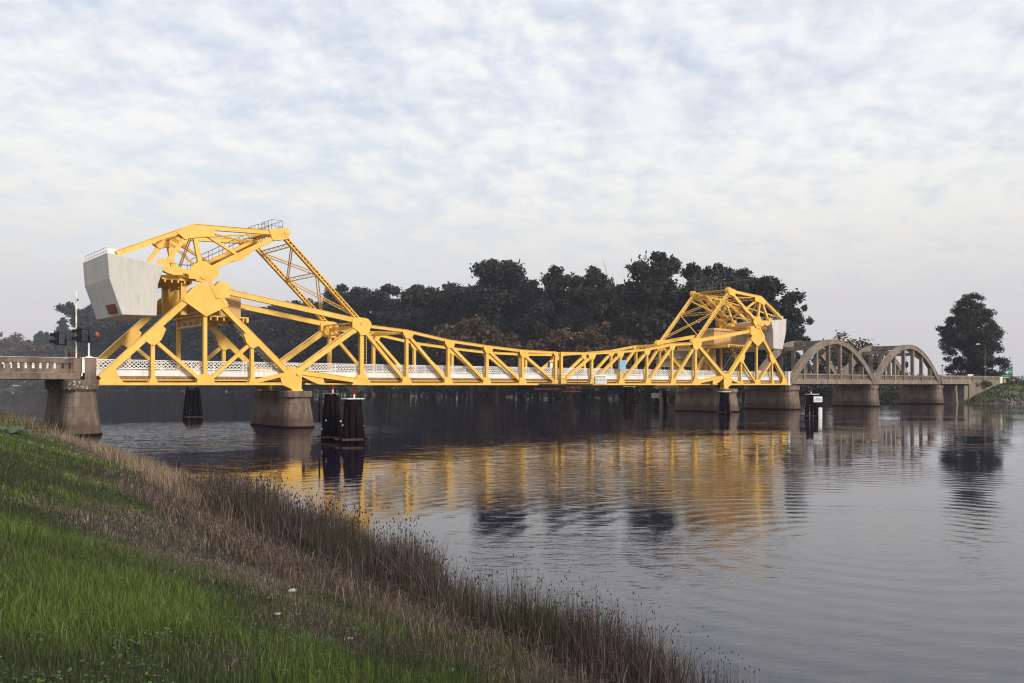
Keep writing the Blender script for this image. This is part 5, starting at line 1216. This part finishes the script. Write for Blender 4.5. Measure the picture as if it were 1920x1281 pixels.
        mb.path([(0, 0, -0.4), (0.1, 0, 1.2), (0.2, 0.1, 2.4)], [0.12, 0.09, 0.04], 5)
        for k in range(16): clumps.append((rng.normal(0, 1.7), rng.normal(0, 1.3), rng.uniform(0.5, 3.2), rng.uniform(0.7, 1.4)))
        co, q, t = leaf_cloud(rng, clumps, 70, 0.26, [(0.035, 0.042, 0.020), (0.055, 0.055, 0.025), (0.09, 0.065, 0.03)], [0.5, 0.3, 0.2])
    tm = bpy.data.meshes.new('trunk'); tm.from_pydata(mb.v, [], mb.f); tm.update(); tm.materials.append(BARK)
    cm = np_mesh('crown', co, q, None, False, t); cm.materials.append(LEAF)
    return tm, cm
PROTO = {k: [tree_proto(k, 100+37*i+len(k)) for i in range(n)] for k, n in (('euc', 6), ('conifer', 3), ('autumn', 2), ('olive', 2), ('sparse', 1), ('shrub', 3), ('lone', 1))}
HT = {'euc': 30.0, 'conifer': 24.5, 'autumn': 11.5, 'olive': 11.5, 'sparse': 11.5, 'shrub': 4.0, 'lone': 24.0}
trng = random.Random(77)
NAMES = {'euc': 'eucalyptus_tree', 'conifer': 'conifer_tree', 'autumn': 'autumn_tree', 'olive': 'willow_tree', 'sparse': 'bare_tree', 'shrub': 'riverside_shrub', 'lone': 'eucalyptus_tree'}
def tree(kind, x, y, h, wide, label, group=None, idx=None, zb=None):
    tm, cm = PROTO[kind][idx if idx is not None else trng.randrange(len(PROTO[kind]))]
    z = float(far_z(np.array([x]), np.array([y]))[0]) if zb is None else zb
    e = empty(NAMES[kind], (x, y, max(z, 0.1)), trng.uniform(0, 6.28), label, 'shrub' if kind == 'shrub' else 'tree', group)
    s = h/HT[kind]; wide *= 1.14 if kind == 'euc' else 1.0; e.scale = (s*wide, s*wide, s)
    for nm, me in (('trunk', tm), ('crown', cm)):
        o = bpy.data.objects.new(nm, me); COL.objects.link(o); o.parent = e
    return e
def skyline(kind, px, py, Y, wide, label, group=None, idx=None):
    """a tree at distance Y in the direction px whose top rises to py"""
    x = (px-960)/1552.7*Y; zt = 4.0+(722-py)/1552.7*Y; z = max(0.1, float(far_z(np.array([x]), np.array([Y]))[0]))
    return tree(kind, x, Y, zt-z, wide, label, group, idx)
GL = 'dark eucalyptus tree standing in the crowded grove behind the bridge'; GG = 'eucalyptus grove behind the bridge'
for px, py, Y, w in ((626, 532, 372, .95), (652, 540, 352, .85), (690, 540, 348, .9), (722, 529, 336, 1.0), (764, 532, 322, .9), (806, 540, 316, .9), (842, 527, 306, .95), (880, 532, 302, .85), (912, 522, 292, .8),
                     (975, 500, 287, .9), (1008, 522, 282, .75), (1044, 500, 276, .95), (1092, 498, 274, .9), (1130, 512, 268, .75), (1168, 525, 262, .7), (1215, 512, 258, .75), (1300, 492, 258, .75), (1330, 520, 264, .6), (1440, 516, 240, .85), (1474, 560, 236, .6)):
    skyline('euc', px, py, Y, w, GL, GG)
skyline('euc', 937, 487, 288, .85, 'eucalyptus whose top rises highest in the middle of the grove', None, 1)
skyline('euc', 1260, 468, 252, 1.0, 'tallest eucalyptus of the grove, just left of the right yellow tower', None, 2)
skyline('euc', 1402, 500, 238, 1.05, 'wide eucalyptus rising behind the right yellow tower top', None, 3)
skyline('sparse', 1190, 494, 262, .55, 'thin pale tree with open crown in the skyline of the grove')
BL = 'shorter dark eucalyptus filling the grove below the skyline trees'; BG = 'lower eucalyptus trees in the grove'
for i in range(34):
    px = 610+i*26+trng.uniform(-8, 8); Y = 372-(px-610)*0.165+trng.uniform(-8, 14); skyline('euc', px, trng.uniform(572, 625), Y-6, trng.uniform(0.9, 1.25), BL, BG)
HL = 'hazy dark tree on the wooded shore behind the left tower'; HG = 'hazy trees behind the left tower'
for i in range(26):
    px = 172+i*18+trng.uniform(-6, 6); Y = 640-(px-170)*0.52; top = 572-14*math.sin((px-170)/70.0)-(px-170)*0.035+trng.uniform(-7, 7); skyline('euc', px, top, Y, trng.uniform(.8, 1.1), HL, HG)
for i in range(16):
    px = 176+i*30+trng.uniform(-8, 8); Y = 618-(px-170)*0.50; skyline('euc', px, trng.uniform(600, 640), Y, trng.uniform(1.0, 1.3), 'low hazy tree at the foot of the wooded shore behind the left tower', 'low hazy trees behind the left tower')
skyline('conifer', 118, 590, 760, 1.25, 'tall pointed conifer left of the barrier arm, highest at the left edge')
skyline('conifer', 161, 590, 700, 1.3, 'dark conifer just right of the barrier arm, below the counterweight')
FL = 'small pointed conifer in the pale tree line at far left'; FG = 'far left conifers'
for px, py in ((70, 620), (77, 616), (88, 618), (97, 625), (104, 628), (130, 628), (140, 616), (150, 606)): skyline('conifer', px, py, 780+trng.uniform(-15, 15), 1.05, FL, FG)
skyline('autumn', 6, 624, 860, 1.1, 'pale brownish round tree at the extreme left edge')
PL = 'low brownish tree in the pale tree line at far left'; PG = 'far left low trees'
for px in range(-30, 180, 17): skyline('autumn' if trng.random() < .5 else 'olive', px+trng.uniform(-5, 5), trng.uniform(636, 664), 780+trng.uniform(-20, 25), 1.25, PL, PG)
skyline('autumn', 885, 592, 268, 1.15, 'large rusty autumn tree before the grove, left one of the pair', None, 0)
skyline('autumn', 932, 632, 262, 1.2, 'lower rusty autumn tree just right of the largest one', None, 1)
skyline('autumn', 1072, 606, 250, 1.05, 'rusty autumn tree before the middle of the grove, above midspan', None, 1)
skyline('autumn', 1184, 620, 240, 1.1, 'dull brown autumn tree left of the right yellow tower', None, 0)
SL = 'brown and green brush at the foot of the grove'; SG = 'brush at the foot of the grove'
for i in range(22):
    px = 640+i*32+trng.uniform(-8, 8); Y = 345-(px-640)*0.15; skyline('autumn' if i % 3 == 0 else 'shrub', px, trng.uniform(672, 690), Y-14, trng.uniform(1.0, 1.4), SL, SG)
tree('lone', 120.6, 218.0, 23.6, 1.0, 'lone dark eucalyptus on the right bank behind the lamp post', None, 0)
skyline('olive', 1606, 626, 232, 1.15, 'olive willow with loose crown rising behind the concrete arches', None, 0)
skyline('olive', 1532, 668, 236, .8, 'dull bushy tree seen under the first concrete arch', None, 1)
skyline('autumn', 1482, 660, 232, .7, 'brown bush between the right tower and the first arch', None, 0)
skyline('olive', 1580, 690, 226, .8, 'low olive bush under the crown of the first arch', None, 1)
UL = 'dark shrub overhanging the far waterline under the arches'; UG = 'shrubs on the bank under the arches'
for px, py, Y in ((1492, 722, 236), (1512, 718, 232), (1535, 720, 228), (1556, 716, 226), (1650, 722, 212), (1672, 718, 206), (1690, 722, 200), (1664, 730, 196), (1480, 728, 238), (1840, 712, 190), (1800, 716, 196)):
    skyline('shrub', px, py, Y, 1.1, UL, UG)
for px, py in ((1872, 690), (1889, 697)): skyline('shrub', px, py, 205, .8, 'small dark shrub beside the lone tree, near the white end post', 'shrubs beside the lone tree')
def far_woods():
    rng = np.random.default_rng(9); cl = []
    for i in range(260):
        x = rng.uniform(330, 1200); y = rng.uniform(900, 1150); cl.append((x, y, 4+rng.uniform(2, 9), rng.uniform(5, 10)))
    for i in range(170):
        x = rng.uniform(-1250, -460); y = rng.uniform(960, 1080); cl.append((x, y, 4+rng.uniform(2, 14), rng.uniform(6, 11)))
    co, q, t = leaf_cloud(rng, cl, 2.2, 1.6, EUC, EP)
    tag(link_mesh('distant_woods', np_mesh('distant_woods', co, q, None, False, t), LEAF), 'distant hazy woods on the horizon', None, None, 'stuff')
for i in range(26): skyline('shrub', -10+i*24+trng.uniform(-8, 8), trng.uniform(708, 716), 715-i*12.5+8, 1.9, 'low brush along the far shore behind the left approach and tower', 'brush along the far left shore')
far_woods()

# ------------------------------------------------------------------ haze
def build_haze():
    m = bpy.data.materials.new('haze_air'); m.use_nodes = True; N = m.node_tree.nodes; N.clear()
    out = N.new('ShaderNodeOutputMaterial'); v = N.new('ShaderNodeVolumePrincipled')
    v.inputs['Color'].default_value = (0.80, 0.82, 0.96, 1); v.inputs['Density'].default_value = 0.00018; v.inputs['Anisotropy'].default_value = 0.0
    m.node_tree.links.new(v.outputs[0], out.inputs['Volume'])
    mb = MB(); mb.box(-1500, 1500, -60, 1440, -3.2, 60); o = mb.build('haze', m); o['kind'] = 'stuff'; o['label'] = 'thin pale haze over the river'
build_haze()
